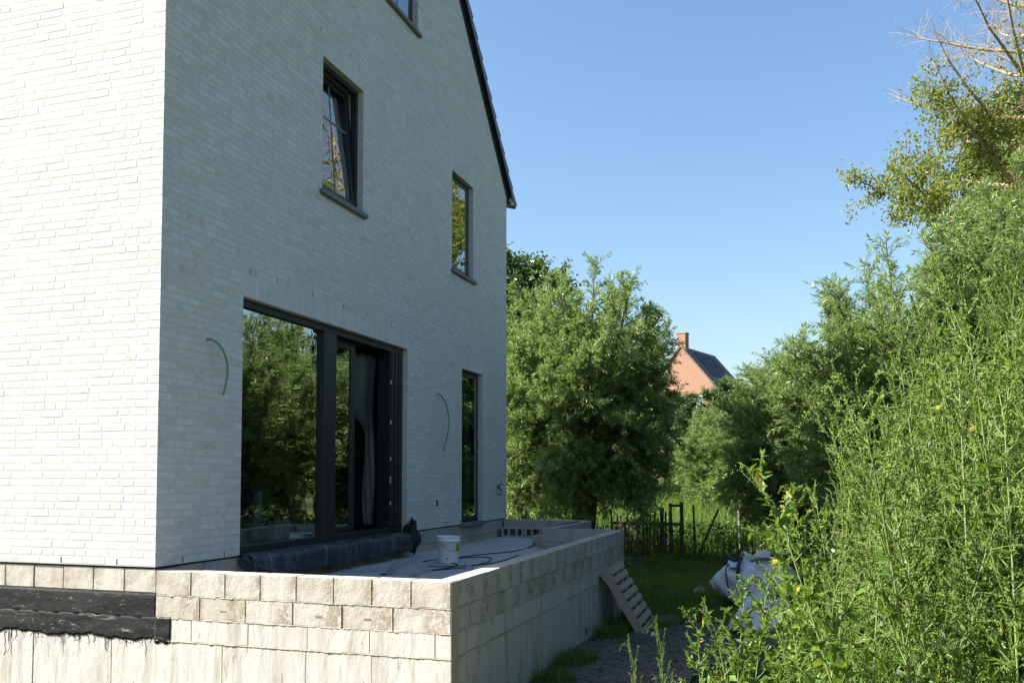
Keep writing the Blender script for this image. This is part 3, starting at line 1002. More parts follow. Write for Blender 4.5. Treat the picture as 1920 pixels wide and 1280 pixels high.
cb = MB().tube(spline([(3.0, -1.0, zc + .001), (3.5, -1.25, zc + .001), (4.3, -1.25, zc + .001), (4.7, -1.0, zc + .001), (4.1, -.55, zc + .001), (3.4, -.75, zc + .001), (3.9, -1.35, zc + .001), (5.1, -1.35, zc + .001)]), .006, 6).build('extension_lead', M['cable'], None, smooth=True)
tag(cb, 'thin black lead coiled loosely round the white bucket', 'cable')
def crumple(cx, cy, z0, lx, ly, h, seed, n=34):
    r = random.Random(seed)
    ph = [(r.uniform(2, 9), r.uniform(2, 9), r.uniform(0, 6), r.uniform(.3, 1)) for _ in range(6)]
    def fn(a, b):
        u, v = a * 2 - 1, b * 2 - 1
        e = max(0, 1 - (abs(u) ** 2.4 + abs(v) ** 2.4))
        s = sum(k * math.sin(p * u + q * v + o) for p, q, o, k in ph) / 3
        return (cx + lx * u + .02 * s, cy + ly * v + .02 * s, z0 + h * e * (.55 + .45 * abs(s)) - .004 * (e <= 0))
    return MB().grid(fn, n, n // 2)
c = crumple(2.86, -.86, -.296, .32, .2, .17, 4).build('crumpled_cloth', M['cloth'], None, smooth=True)
tag(c, 'crumpled grey cloth lying on the terrace floor near the front wall', 'cloth')
st = crumple(3.35, -1.33, -.296, .06, .05, .07, 9, 10).build('mortar_lump', M['cloth'], None, smooth=True)
tag(st, 'small grey mortar lump on the terrace floor before the bucket', 'rubble')

def hollow_block(name, loc, holes, l=.39, h=.17, d=.22):
    mb = MB()
    t = .032
    edges = [0]
    tot = sum(holes)
    for hw in holes:
        edges += [edges[-1] + t, edges[-1] + t + hw / tot * (l - t * (len(holes) + 1))]
    edges.append(l)
    mb.box(0, d, 0, l, 0, t).box(0, d, 0, l, h - t, h)
    for i in range(0, len(edges) - 1, 2):
        mb.box(.0006, d - .0006, edges[i] + .0003, edges[i + 1] - .0003, t, h - t)
    mb.box(d - .03, d - .002, .002, l - .002, t, h - t)
    o = mb.build(name, M['block_grey'], None)
    o.location = loc
    return o
for k, (yy, ho) in enumerate(((-.43, (3, 4, 3)), (-.83, (3, 4, 3)), (-1.20, (2, 5, 2)))):
    o = hollow_block('hollow_block', (8.30, yy, -.30), ho, .385)
    tag(o, ['grey hollow block on its side, touching the house plinth', 'grey hollow block on its side, middle of the row at the far terrace wall', 'grey hollow block on its side, end of the row nearest the set-back wall'][k], 'block', 'hollow blocks in a row')
o = MB().box(6.55, 6.95, -1.33, -1.10, -.2995, -.14).build('loose_block', M['block_grey'], None, bevel=.006)
tag(o, 'solid grey block lying flat against the set-back terrace wall', 'block')

# ---------------------------------------------------------------- vegetation builders
UP = np.array([0, 0, 1.0])

def unit(v):
    return v / (np.linalg.norm(v, axis=-1, keepdims=True) + 1e-9)

def leaf_quads(P, D, N, L, Wd, rnd, fold=.25):
    """rhombic folded leaves: base P, direction D, face normal N"""
    D = unit(D)
    S = unit(np.cross(D, N))
    N = np.cross(S, D)
    L, Wd = np.asarray(L)[:, None], np.asarray(Wd)[:, None]
    mid = P + D * L * .42
    V = np.stack([P, mid + S * Wd * .5 + N * Wd * fold, P + D * L - N * L * .06, mid - S * Wd * .5 + N * Wd * fold], 1)
    n = len(P)
    Q = np.arange(n * 4).reshape(n, 4)
    return V.reshape(-1, 3), Q, np.repeat(rnd, 4)

class Wood:
    def __init__(s):
        s.V, s.F, s.n = [], [], 0
    def tube(s, pts, rad, k=4):
        pts = np.asarray(pts)
        n = len(pts)
        d = unit(np.gradient(pts, axis=0))
        ref = np.where(np.abs(d[:, 2:3]) > .9, np.array([[1., 0, 0]]), np.array([[0, 0, 1.]]))
        a = unit(np.cross(d, ref))
        b = np.cross(d, a)
        th = np.arange(k) * 2 * np.pi / k
        ring = pts[:, None] + np.asarray(rad)[:, None, None] * (a[:, None] * np.cos(th)[None, :, None] + b[:, None] * np.sin(th)[None, :, None])
        i = np.arange(n - 1)[:, None] * k
        j = np.arange(k)[None, :]
        q = np.stack([i + j, i + (j + 1) % k, i + k + (j + 1) % k, i + k + j], -1).reshape(-1, 4) + s.n
        s.V.append(ring.reshape(-1, 3))
        s.F.append(q)
        s.n += n * k
    def mesh(s, name, mat):
        return fast_mesh(name, np.concatenate(s.V), [np.concatenate(s.F)], mat, None, True)

def bez(a, b, c, n):
    t = np.linspace(0, 1, n)[:, None]
    return (1 - t) ** 2 * a + 2 * t * (1 - t) * b + t * t * c

def willow(seed, rx, rz, cz, head, n_shoot, n_twig, n_leaf, leaf_L=.105, leaf_W=.019, twig=.55, droop=.10):
    """pollard willow / sallow: shoots from a low head, twigs, narrow leaves"""
    r = np.random.default_rng(seed)
    wd = Wood()
    wd.tube([(0, 0, -.1), (.03, .02, head * .5), (0, 0, head), (.02, 0, head + .25)], [.30, .24, .27, .10], 9)
    LP, LD, LN, LR = [], [], [], []
    for i in range(n_shoot):
        ph = i * 2.39996 + r.uniform(-.3, .3)
        u = (i + .5) / n_shoot
        el = math.asin(min(1, max(-1, -.86 + 1.84 * u)))
        el += r.uniform(-.12, .12)
        k = r.uniform(.72, .99)
        ce = abs(math.cos(el)) ** .72
        tgt = np.array([rx * k * ce * math.cos(ph), rx * k * ce * math.sin(ph), cz + rz * k * math.sin(el)])
        base = np.array([.1 * math.cos(ph), .1 * math.sin(ph), head + .1])
        ctl = base * .4 + tgt * .6 + np.array([0, 0, (.7 + .5 * r.random()) * (1 - .5 * u)])
        path = bez(base, ctl, tgt, 9)
        wd.tube(path, np.linspace(.035, .006, 9), 4)
        shade = r.normal(0, .12)
        for j in range(n_twig):
            t = .22 + .78 * (j + r.random()) / n_twig
            f = t * 8
            a = min(int(f), 7)
            p = path[a] * (1 - f + a) + path[a + 1] * (f - a)
            tang = unit(path[a + 1] - path[a])
            rd = unit(r.normal(size=3))
            d = unit(tang * .55 + rd * .95 + UP * .55)
            L = twig * r.uniform(.5, 1.15) * (1.1 - .4 * t)
            e = p + d * L + UP * (-droop * L * r.uniform(0, 1))
            tw = bez(p, p + d * L * .55 + UP * .06, e, 5)
            wd.tube(tw, np.linspace(.006, .0018, 5), 3)
            s = np.sort(r.uniform(.05, 1.0, n_leaf))
            f = s * 3.999
            ai = f.astype(int)
            q = tw[ai] * (1 - f + ai)[:, None] + tw[ai + 1] * (f - ai)[:, None]
            td = unit(tw[ai + 1] - tw[ai])
            side = unit(np.cross(td, r.normal(size=(n_leaf, 3))))
            ld = unit(td * .75 + side * .65 + UP * r.uniform(-.45, .15, (n_leaf, 1)))
            LP.append(q)
            LD.append(ld)
            LN.append(unit(r.normal(size=(n_leaf, 3)) * .8 + UP * .9))
            LR.append(np.clip(r.normal(.45 + shade + r.normal(0, .1), .22, n_leaf), 0, 1))
    LP, LD, LN, LR = map(np.concatenate, (LP, LD, LN, LR))
    n = len(LP)
    V, Q, A = leaf_quads(LP, LD, LN, leaf_L * r.uniform(.7, 1.2, n), leaf_W * r.uniform(.8, 1.25, n), LR)
    return wd.mesh('trunk', M['bark']), fast_mesh('crown', V, [Q], M['willow_leaf'], A)

def branchy(seed, H, n_limb, spread, leaf_fn, leaf_mat, bark, twigs=26, leaves=26, leaf_L=.11, leaf_W=.055, trunk_r=.2, crown_lo=.3, up=.6):
    """broadleaf tree: trunk, limbs, branches, twigs; leaf_fn(p, H) gives the share of leaves kept at a place"""
    r = np.random.default_rng(seed)
    wd = Wood()
    tr = np.array([[0, 0, -.2], [.05, .03, H * .25], [-.06 * H * .1, .1, H * .55], [.1, -.05, H * .9]])
    tp = np.array([bez(tr[0], tr[1], tr[2], 7)[i] for i in range(7)] + [bez(tr[2], (tr[2] + tr[3]) / 2, tr[3], 5)[i] for i in range(1, 5)])
    wd.tube(tp, np.linspace(trunk_r, .03, len(tp)), 8)
    LP, LD, LN, LR = [], [], [], []
    for i in range(n_limb):
        t = crown_lo + (1 - crown_lo) * (i + r.random() * .6) / n_limb
        f = t * (len(tp) - 1.001)
        a = int(f)
        p = tp[a] * (1 - f + a) + tp[a + 1] * (f - a)
        ph = i * 2.39996 + r.uniform(-.4, .4)
        L = spread * (1.15 - .75 * ((t - crown_lo) / (1 - crown_lo)) ** 1.3) * r.uniform(.75, 1.1)
        out = np.array([math.cos(ph), math.sin(ph), 0])
        e = p + out * L + UP * L * up * r.uniform(.5, 1.3)
        limb = bez(p, p + out * L * .5 + UP * L * .12, e, 8) + r.normal(0, .03, (8, 3)) * np.linspace(0, 1, 8)[:, None]
        wd.tube(limb, np.linspace(.05 + .05 * (1 - t), .012, 8) * trunk_r / .2, 5)
        shade = r.normal(0, .13)
        for j in range(twigs):
            s = .2 + .8 * (j + r.random()) / twigs
            f = s * 6.999
            a = int(f)
            q = limb[a] * (1 - f + a) + limb[a + 1] * (f - a)
            d = unit(unit(limb[a + 1] - limb[a]) * .6 + r.normal(size=3) * .7 + UP * .25)
            l = (.5 + .5 * r.random()) * spread * .36 * (1.15 - .5 * s)
            tw = bez(q, q + d * l * .5 + UP * .05, q + d * l - UP * l * .12, 5)
            wd.tube(tw, np.linspace(.011, .003, 5), 3)
            for m in range(3):
                k = r.integers(1, 4)
                dd = unit(unit(tw[k + 1] - tw[k]) * .5 + r.normal(size=3) * .8)
                tw2 = bez(tw[k], tw[k] + dd * l * .25, tw[k] + dd * l * .45, 3)
                wd.tube(tw2, np.linspace(.005, .002, 3), 3)
            keep = leaf_fn(tw[3], H)
            n = int(leaves * keep * r.uniform(.6, 1.3))
            if n < 1:
                continue
            s2 = r.uniform(.15, 1.05, n)
            f = np.clip(s2, 0, .999) * 4
            ai = np.minimum(f.astype(int), 3)
            qq = tw[ai] * (1 - f + ai)[:, None] + tw[ai + 1] * (f - ai)[:, None] + r.normal(0, l * .16, (n, 3))
            LP.append(qq)
            LD.append(unit(r.normal(size=(n, 3)) + UP * -.45))
            LN.append(unit(r.normal(size=(n, 3)) * .7 + UP))
            LR.append(np.clip(r.normal(.45 + shade, .25, n), 0, 1))
    LP, LD, LN, LR = map(np.concatenate, (LP, LD, LN, LR))
    n = len(LP)
    V, Q, A = leaf_quads(LP, LD, LN, leaf_L * r.uniform(.65, 1.25, n), leaf_W * r.uniform(.75, 1.25, n), LR)
    return wd.mesh('trunk', bark), fast_mesh('crown', V, [Q], leaf_mat, A)

def plant_tree(name, meshes, loc, rz, sc, label, cat='tree', group=None):
    e = empty(name, loc, rz)
    e.scale = (sc, sc, sc) if not hasattr(sc, '__len__') else sc
    inst('trunk', meshes[0], e)
    inst('crown', meshes[1], e)
    return tag(e, label, cat, group)

def gz(x, y):
    return float(ground_z(x, y))

WA = willow(1, 2.15, 3.0, 3.0, 1.3, 190, 58, 22)
WB = willow(2, 2.35, 2.7, 2.5, .6, 170, 54, 22)
plant_tree('pollard_willow', WA, (12.3, -.52, gz(12.2, -1)), .4, (1.0, 1.0, 1.05), 'large bushy willow with thick dark trunk beside the house corner')
plant_tree('willow_bush', WA, (14.4, -4.85, gz(14.6, -5) + .1), 1.0, (.88, .88, .79), 'rounded silvery willow bush right of the distant red brick house')
plant_tree('willow_bush', WB, (10.6, -6.6, gz(10.6, -6.6)), 2.6, (1.02, 1.02, 1.04), 'tall pale willow bush behind the weeds, left of the yellowing tree')
plant_tree('willow_bush', WA, (8.8, -8.3, gz(8.8, -8.3)), 4.0, (1.0, 1.0, 1.0), 'tall willow bush behind the weeds, in front of the yellowing tree')
plant_tree('willow_bush', WB, (5.6, -9.6, gz(5.6, -9.6)), 5.1, (1.0, 1.0, 1.0), 'willow bush on the overgrown bank beyond the tall weeds')
plant_tree('willow_bush', WA, (17.6, -8.4, gz(17.6, -8.4)), .9, (1.0, 1.0, .95), 'willow bush below the yellowing tree, behind the nearer willows')

plant_tree('willow_bush', WB, (21.9, -2.8, gz(21.9, -2.8) - .1), 3.3, (.80, .80, .72), 'small willow bush right below the distant red brick house, behind the meadow grass')

def yl(p, H):
    h = p[2] / H
    a = math.atan2(p[1], p[0])
    dead = math.sin(a * 3 + h * 9) > .5
    return (.12 if dead else 1.0) * (1.0 if h < .64 else max(0, 1 - (h - .64) / .14))
YT = branchy(5, 17.0, 34, 5.2, yl, M['yellow_leaf'], M['pale_bark'], 28, 120, .150, .07, .26, .40, .70)
plant_tree('yellowing_tree', YT, (30.6, -13.3, gz(30, -12)), 2.0, 1.22, 'tall yellowing tree with bare dead upper branches above the willows')
full = lambda p, H: 1.0
DT = branchy(8, 10.0, 40, 3.4, full, M['broad_leaf'], M['bark'], 20, 50, .16, .10, .2, .12, .45)
plant_tree('dark_tree', DT, (37.5, -15.4, gz(36, -14)), 1.2, (1.8, 1.8, 1.8), 'dark green tree added behind the yellowing tree to darken its crown')  # added to give the yellowing crown a dark inside
plant_tree('dark_tree', DT, (22.8, 4.5, gz(22, 4)), .3, (.92, .92, .92), 'dark green tree showing behind the large willow at the house edge')
for k, (x, y, s, l) in enumerate(((14.0, 2.3, .40, 'low dark bush between the large willow and the house edge'), (30.5, -.3, .42, 'low dark tree behind the old paling fence'), (31.5, -2.0, .47, 'low bush below the distant red brick house'), (30.0, -5.6, .50, 'dark leafy tree behind the sunlit tall grass'), (22.5, -6.9, .52, 'dark leafy tree behind the rounded willow bush'), (31.0, 1.8, .55, 'dark tree left of the distant red brick house'))):
    plant_tree('dark_tree', DT, (x, y, gz(x, y)), k * 1.7, s, l)

# weeds -----------------------------------------------------------------
def weed(seed, H=1.8, broad=False):
    """mugwort / goosefoot: stem, side branches, lobed leaves and bud spikes"""
    r = np.random.default_rng(seed)
    wd = Wood()
    lean = r.uniform(0, 6.28)
    lv = np.array([math.cos(lean), math.sin(lean), 0])
    top = lv * H * r.uniform(.08, .22) + UP * H
    stem = bez(np.zeros(3), UP * H * .6 + lv * H * .03, top, 14)
    stem[-1] += lv * .05 - UP * .02
    wd.tube(stem, np.linspace(.0058, .0014, 14), 5)
    LP, LD, LN, LL, LW, LR = [], [], [], [], [], []
    BP, BR = [], []
    def leaf(p, d, L, Wd, rn):
        LP.append(p); LD.append(d); LN.append(unit(UP + r.normal(size=3) * .45)); LL.append(L); LW.append(Wd); LR.append(rn)
    def pinnate(p, d, L):
        d = unit(d)
        sd = unit(np.cross(d, UP))
        rn = np.clip(r.normal(.4, .2), 0, 1)
        leaf(p, d, L, L * .22, rn)
        for k in (.25, .45, .65):
            for sg in (-1, 1):
                leaf(p + d * L * k, d * .75 + sd * sg * .8 - UP * .1, L * .5 * (1.1 - k * .5), L * .13, rn)
    def spike(path, n, w):
        k = len(path) - 1
        s = r.uniform(0, 1, n) ** .9
        f = s * k * .999
        a = f.astype(int)
        q = path[a] * (1 - f + a)[:, None] + path[a + 1] * (f - a)[:, None]
        BP.append(q + r.normal(size=(n, 3)) * w * (1.1 - .7 * s)[:, None])
        BR.append(np.clip(r.normal(.5, .22, n), 0, 1))
    nb = 34
    for i in range(nb):
        t = .10 + .88 * i / nb
        f = t * 12.999
        a = int(f)
        p = stem[a] * (1 - f + a) + stem[a + 1] * (f - a)
        ph = i * 2.39996 + r.uniform(-.4, .4)
        out = np.array([math.cos(ph), math.sin(ph), 0])
        if broad:
            Lf = .095 * (1.25 - .9 * t) * r.uniform(.8, 1.2)
            leaf(p + out * .012, out * .9 + UP * .25, Lf, Lf * .62, np.clip(r.normal(.55, .2), 0, 1))
        else:
            pinnate(p, out * .9 + UP * .3, .115 * (1.25 - .95 * t) * r.uniform(.8, 1.2))
        if t < .22:
            continue
        L = H * (.20 * (1 - t) + .055) * r.uniform(.7, 1.2)
        L *= 1.0 if broad else 1.25
        e = p + out * L * (.58 if broad else .36) + UP * L * (.9 - .2 * r.random())
        br = bez(p, p + out * L * .32 + UP * L * .3, e, 7)
        br[-1] += out * L * .10 - UP * L * .08
        wd.tube(br, np.linspace(.0028, .0009, 7), 3)
        m = int(9 + (22 if broad else 40) * L / H * 4)
        for s in r.uniform(.12, .9, m):
            f = s * 5.999
            a = int(f)
            q = br[a] * (1 - f + a) + br[a + 1] * (f - a)
            o2 = unit(r.normal(size=3))
            Lf = (.06 if broad else .065) * (1.15 - .6 * s) * (1.45 - .95 * t) * r.uniform(.7, 1.3)
            leaf(q, o2 * (.8 if broad else .5) + unit(br[a + 1] - br[a]) * (.6 if broad else .95) + UP * .15, Lf * (1 if broad else .58), Lf * (.5 if broad else .14), np.clip(r.normal(.5, .22), 0, 1))
        lo = 2 if t < .6 else 1
        spike(br[lo:], int(24 + 130 * L / H), .0042)
        for m in range(int(3 + 8 * L / H * 3)):       # short spikelets along the branch
            k = r.integers(lo, 6)
            d = unit(unit(br[k + 1 if k < 6 else k] - br[k - 1]) * .7 + r.normal(size=3) * .6 + UP * .35)
            l = L * r.uniform(.12, .26)
            sp = bez(br[k], br[k] + d * l * .6, br[k] + d * l - UP * l * .15, 4)
            wd.tube(sp, np.linspace(.0013, .0006, 4), 3)
            spike(sp, int(6 + 40 * l), .0035)
    tip = np.vstack([stem[-3:], stem[-1] + lv * .05 - UP * .015, stem[-1] + lv * .085 - UP * .05])
    spike(tip, 70, .007)
    V, Q, A = leaf_quads(np.array(LP), np.array(LD), np.array(LN), np.array(LL), np.array(LW), np.array(LR), .12)
    B = np.concatenate(BP)
    n = len(B)
    sz = r.uniform(.0013, .0027, n)[:, None, None]
    octa = np.array([[1, 0, 0], [-.5, .87, 0], [-.5, -.87, 0], [0, 0, 1.5], [0, 0, -1.2]])
    ov = (B[:, None] + octa[None] * sz).reshape(-1, 3)
    tri = np.array([[0, 1, 3], [1, 2, 3], [2, 0, 3], [1, 0, 4], [2, 1, 4], [0, 2, 4]])
    T = (np.arange(n)[:, None, None] * 5 + tri[None]).reshape(-1, 3)
    return wd.mesh('stem', M['weed_stem']), fast_mesh('leaves', V, [Q], M['weed_leaf'], A), fast_mesh('flower_buds', ov, [T], M['weed_bud'], np.repeat(np.concatenate(BR), 5))

WEEDS = [weed(20 + k, 1.8, k >= 4) for k in range(7)]

def plant_weed(k, x, y, s, rz, label, group, tilt=0.0):
    e = empty('weed', (x, y, gz(x, y) - .02), rz)
    e.rotation_euler = (tilt, 0, rz)
    e.scale = (s, s, s)
    for nm, me in zip(('stem', 'leaves', 'flower_buds'), WEEDS[k]):
        inst(nm, me, e)
    return tag(e, label, 'weed', group)

TOPU = [1240, 1290, 1340, 1400, 1460, 1510, 1560, 1620, 1700, 1780, 1850, 1930, 2100]
TOPV = [1190, 1140, 1050, 1030, 960, 850, 800, 755, 690, 560, 470, 430, 400]
RW = random.Random(5)
count = 0
for d0, step, u_lo in ((2.5, 66, 1520), (3.0, 54, 1320), (3.6, 48, 1350), (4.3, 44, 1540), (5.1, 42, 1580), (6.1, 40, 1590), (7.3, 40, 1600)):
    u = u_lo
    while u < 2080:
        d = d0 + RW.uniform(-.3, .35)
        uu = u + RW.uniform(-.5, .5) * step
        lat = (uu - 960) / 1678 * d
        p = CAM + FW * d + RT * lat
        vt_ = np.interp(uu, TOPU, TOPV) + abs(RW.gauss(0, 75)) + (70 if d0 < 3.2 and uu > 1480 else 0) + max(0, 2.9 - d0) * 330
        zt_ = .701 - (vt_ - 893) / 1678 * d
        h = zt_ - gz(p.x, p.y)
        s = max(.35, min(1.75, h / 1.8))
        broad = RW.random() < (.5 if uu < 1560 else .14)
        k = RW.randrange(4, 7) if broad else RW.randrange(0, 4)
        if uu < 1480:
            lab_, grp = ('broad-leaved bright green weed at the edge of the gravel path', 'weeds edging the path') if broad else ('feathery bright green weed with drooping bud spikes at the edge of the gravel path', 'feathery weeds edging the path')
        else:
            lab_, grp = ('broad-leaved tall weed in the dense thicket on the bank', 'broad-leaved weeds in the thicket') if broad else ('tall feathery weed with bud spikes in the dense thicket on the bank', 'feathery weeds in the thicket')
        plant_weed(k, p.x, p.y, s, RW.uniform(0, 6.28), lab_, grp, RW.uniform(-.10, .10))
        count += 1
        u += step * (1.3 if uu < 1550 else 1)
for uu, vt_, d, lab_ in ((1212, 1172, 3.6, 'thin lone weed stalk rising beside the gravel, shorter of the pair'), (1262, 1138, 3.5, 'thin lone weed stalk rising beside the gravel, taller of the pair')):
    p = CAM + FW * d + RT * ((uu - 960) / 1678 * d)
    h = .701 - (vt_ - 893) / 1678 * d - gz(p.x, p.y)
    plant_weed(2, p.x, p.y, h / 1.85, uu, lab_, None).scale = (.35, .35, h / 1.85)

# grass -------------------------------------------------------------------
def blades(name, X, Y, h, wdt, seed, lean=.35):
    r = np.random.default_rng(seed)
    n = len(X)
    Z = ground_z(X, Y)
    a = r.uniform(0, 6.28, n)
    hh = h * r.uniform(.5, 1.25, n)
    ww = wdt * r.uniform(.7, 1.3, n)
    dx, dy = np.cos(a), np.sin(a)
    le = lean * hh * r.uniform(.2, 1.4, n)
    P = np.stack([X, Y, Z], 1)
    S = np.stack([-dy, dx, np.zeros(n)], 1) * ww[:, None]
    Dv = np.stack([dx, dy, np.zeros(n)], 1)
    m = P + Dv * (le * .3)[:, None] + UP * (hh * .6)[:, None]
    t = P + Dv * le[:, None] + UP * hh[:, None]
    V = np.stack([P - S, P + S, m + S * .7, m - S * .7, t], 1).reshape(-1, 3)
    i = np.arange(n)[:, None] * 5
    o = fobj(name, V, [i + np.array([0, 1, 2, 3]), i + np.array([3, 2, 4])], M['grass'], None, np.repeat(np.clip(r.normal(.45, .25, n), 0, 1), 5))
    return o
def scatter(n, x0, x1, y0, y1, fn, seed):
    r = np.random.default_rng(seed)
    X, Y = r.uniform(x0, x1, n), r.uniform(y0, y1, n)
    k = fn(X, Y)
    return X[k], Y[k]
clump = lambda X, Y: np.sin(X * 2.3 + 1) * np.sin(Y * 2.9) + np.sin(X * 5.1) * np.sin(Y * 4.3 + 2) > -.35
X, Y = scatter(70000, 3.5, 15, -7, -1.6, lambda X, Y: ~path_fn(X, Y) & ~((X < 8.9) & (Y > -1.55)) & ~((X < 6.45) & (Y > -2.5)) & clump(X, Y), 1)
tag(blades('lawn_grass', X, Y, .13, .004, 2), 'short rough grass on the shaded ground beyond the gravel', 'grass', kind='stuff')
X, Y = scatter(42000, 14.9, 31, -7.5, 3.0, lambda X, Y: clump(X * .7, Y * .7), 3)
tag(blades('tall_grass', X, Y, .78, .008, 4, .5), 'tall sunlit meadow grass behind the old fence', 'grass', kind='stuff')
X, Y = scatter(9000, -2, 6.4, -2.95, -2.5, lambda X, Y: (np.sin(X * 3.1) + np.sin(X * 7.7) > .15) & (Y > -2.62 - .25 * np.abs(np.sin(X * 4))), 5)
tag(blades('wall_grass', X, Y, .17, .004, 6, .5), 'tufts of grass along the foot of the terrace wall', 'grass', kind='stuff')
X, Y = scatter(26000, -4.5, 9, -9.5, -4.5, lambda X, Y: clump(X, Y) & (Y < -4.6), 7)
tag(blades('bank_grass', X, Y, .28, .005, 8, .5), 'rough grass under the weeds on the bank', 'grass', kind='stuff')

def ground_leaves(name, n, x0, x1, y0, y1, h, size, seed, fn, label):
    r = np.random.default_rng(seed)
    X, Y = r.uniform(x0, x1, n), r.uniform(y0, y1, n)
    k = fn(X, Y)
    X, Y = X[k], Y[k]
    n = len(X)
    Z = ground_z(X, Y) + h * r.random(n) ** .7
    V, Q, A = leaf_quads(np.stack([X, Y, Z], 1), unit(r.normal(size=(n, 3)) + UP * .4), unit(r.normal(size=(n, 3)) * .6 + UP), size * r.uniform(.6, 1.3, n), size * .55 * r.uniform(.7, 1.2, n), np.clip(r.normal(.4, .25, n), 0, 1), .15)
    o = fobj(name, V, [Q], M['broad_leaf'], None, A)
    return tag(o, label, 'ground cover', kind='stuff')
ground_leaves('nettle_patch', 22000, 10.0, 17, -8, 2.6, .75, .085, 9, lambda X, Y: (np.sin(X * 1.1) * np.sin(Y * 1.3 + 1) > -.15) & ~((X < 14) & (Y > -4.6) & (Y < -1.8)), 'dark nettles and undergrowth beneath the willows')
ground_leaves('bank_undergrowth', 60000, -3.4, 8, -9.5, -5.0, 1.15, .075, 10, lambda X, Y: np.sin(X * 1.7) * np.sin(Y * 1.9 + 1) > -.5, 'leafy undergrowth among the weeds on the bank, coloured dark to deepen their shade')  # thickened with dark leaves to block sun and darken the gaps

# added leafy heart of the weed thicket, dark leaf colour for its shade
r = np.random.default_rng(77)
n = 70000
dd_ = 3.3 + 3.6 * r.random(n)
uu_ = 1730 + 370 * r.random(n) ** .8
ct = np.array(CAM)[None] + np.array(FW)[None] * dd_[:, None] + np.array(RT)[None] * ((uu_ - 960) / 1678 * dd_)[:, None]
gzz = ground_z(ct[:, 0], ct[:, 1])
tops = .701 - (np.interp(uu_, TOPU, TOPV) + 150 - 893) / 1678 * dd_
hh_ = np.clip((tops - gzz) * .82, .2, 1.9)
wave = .75 + .25 * np.sin(ct[:, 0] * 4.1) * np.sin(ct[:, 1] * 5.3 + 1)
P_ = np.stack([ct[:, 0], ct[:, 1], gzz + hh_ * wave * r.random(n) ** .8], 1)
V, Q, A = leaf_quads(P_, unit(r.normal(size=(n, 3)) + UP * .6), unit(r.normal(size=(n, 3)) * .7 + UP), .055 * r.uniform(.6, 1.3, n), .024 * r.uniform(.7, 1.3, n), np.clip(r.normal(.35, .25, n), 0, 1), .15)
tag(fobj('thicket_leaves', V, [Q], M['broad_leaf'], None, A), 'dense leaves added deep inside the weed thicket, coloured dark as its shade', 'ground cover', kind='stuff')

# gravel stones ---------------------------------------------------------------
r = np.random.default_rng(12)
n = 5200
X, Y = r.uniform(-.5, 6.3, n), r.uniform(-4.6, -2.5, n)
k = path_fn(X, Y)
X, Y = X[k], Y[k]
n = len(X)
oc = np.array([[1, 0, 0], [0, 1, 0], [-1, 0, 0], [0, -1, 0], [0, 0, .6], [0, 0, -.6]])
sz = (.008 + .022 * r.random(n) ** 3)[:, None, None]
V = (np.stack([X, Y, ground_z(X, Y) + .035], 1)[:, None] + (oc[None] + r.normal(0, .22, (n, 6, 3))) * sz).reshape(-1, 3)
tri = np.array([[0, 1, 4], [1, 2, 4], [2, 3, 4], [3, 0, 4], [1, 0, 5], [2, 1, 5], [3, 2, 5], [0, 3, 5]])
o = fobj('gravel_stones', V, [(np.arange(n)[:, None, None] * 6 + tri[None]).reshape(-1, 3)], M['stone'])
tag(o, 'loose grey gravel stones on the path beside the terrace', 'gravel', kind='stuff')

# ---------------------------------------------------------------- pallet, bags, fence, far house
pal = empty('pallet', (4.72, -3.03, gz(4.7, -3) + .03))
tag(pal, 'weathered wooden pallet leaning on edge against the terrace wall', 'pallet')
PLn, PH = 1.0, .86
for k in range(8):
    zz = k * (PH - .074) / 7
    MB().box(0, PLn, 0, .020, zz, zz + .074).build('deck_board', M['pallet'], pal, bevel=.003).rotation_euler = (0, random.uniform(-.006, .006), 0)
for x0 in (.0, PLn / 2 - .045, PLn - .09):
    MB().box(x0, x0 + .09, .0205, .11, 0.001, PH - .001).build('stringer', M['pallet'], pal, bevel=.003)
for k in range(3):
    zz = .002 + k * (PH - .1) / 2
    MB().box(.002, PLn - .002, .1105, .13, zz, zz + .095).build('bottom_board', M['pallet'], pal, bevel=.003)
pal.rotation_euler = (R(-31), 0, R(2))
# big bag
bb = empty('big_bag', (7.15, -4.15, gz(7.1, -4.1)), R(12))
bb.scale = (1.15, 1.15, .82)
tag(bb, 'slumped white woven bulk bag with dark lifting straps and a tan letter print', 'bulk bag')
def bagfn(a, b):
    th = a * 2 * math.pi
    ph = b * math.pi
    c, s = math.cos(th), math.sin(th)
    sq = (abs(c) ** 3.2 + abs(s) ** 3.2) ** (-1 / 3.2)
    rr = math.sin(ph) ** .55 if 0 < ph < math.pi else 0
    wob = 1 + .06 * math.sin(3 * th + 2.2 * ph) + .045 * math.sin(8 * th - 5 * ph) + .02 * math.sin(19 * th + 6 * ph) + .035 * abs(math.sin(6 * th)) * (1 - b)
    z = .33 + .33 * math.cos(ph) * (1 + .10 * math.sin(3 * th)) + (.03 * math.sin(7 * th) if b < .3 else 0)
    return (.47 * sq * rr * c * wob, .47 * sq * rr * s * wob, max(0, z))
bag_o = MB().grid(bagfn, 56, 30).build('bag_body', M['bag'], bb, smooth=True)
for sx, sy in ((-.36, -.26), (-.36, .26), (.3, -.3), (.3, .3)):
    pts = spline([(sx * 1.18, sy * 1.05, .48), (sx * 1.05, sy, .66), (sx * .8, sy * .8, .80), (sx * .5, sy * .9, .76), (sx * .42, sy * .9, .66)], 5)
    o = MB().tube(pts, .022, 6).build('strap', M['strap'], bb, smooth=True)
for yy in (-.40, .40):
    MB().tube(spline([(-.47, yy * .95, .25), (-.46, yy, .45), (-.36, yy, .62), (-.2, yy * .8, .70)], 5), .008, 5).build('seam', M['strap'], bb, smooth=True)
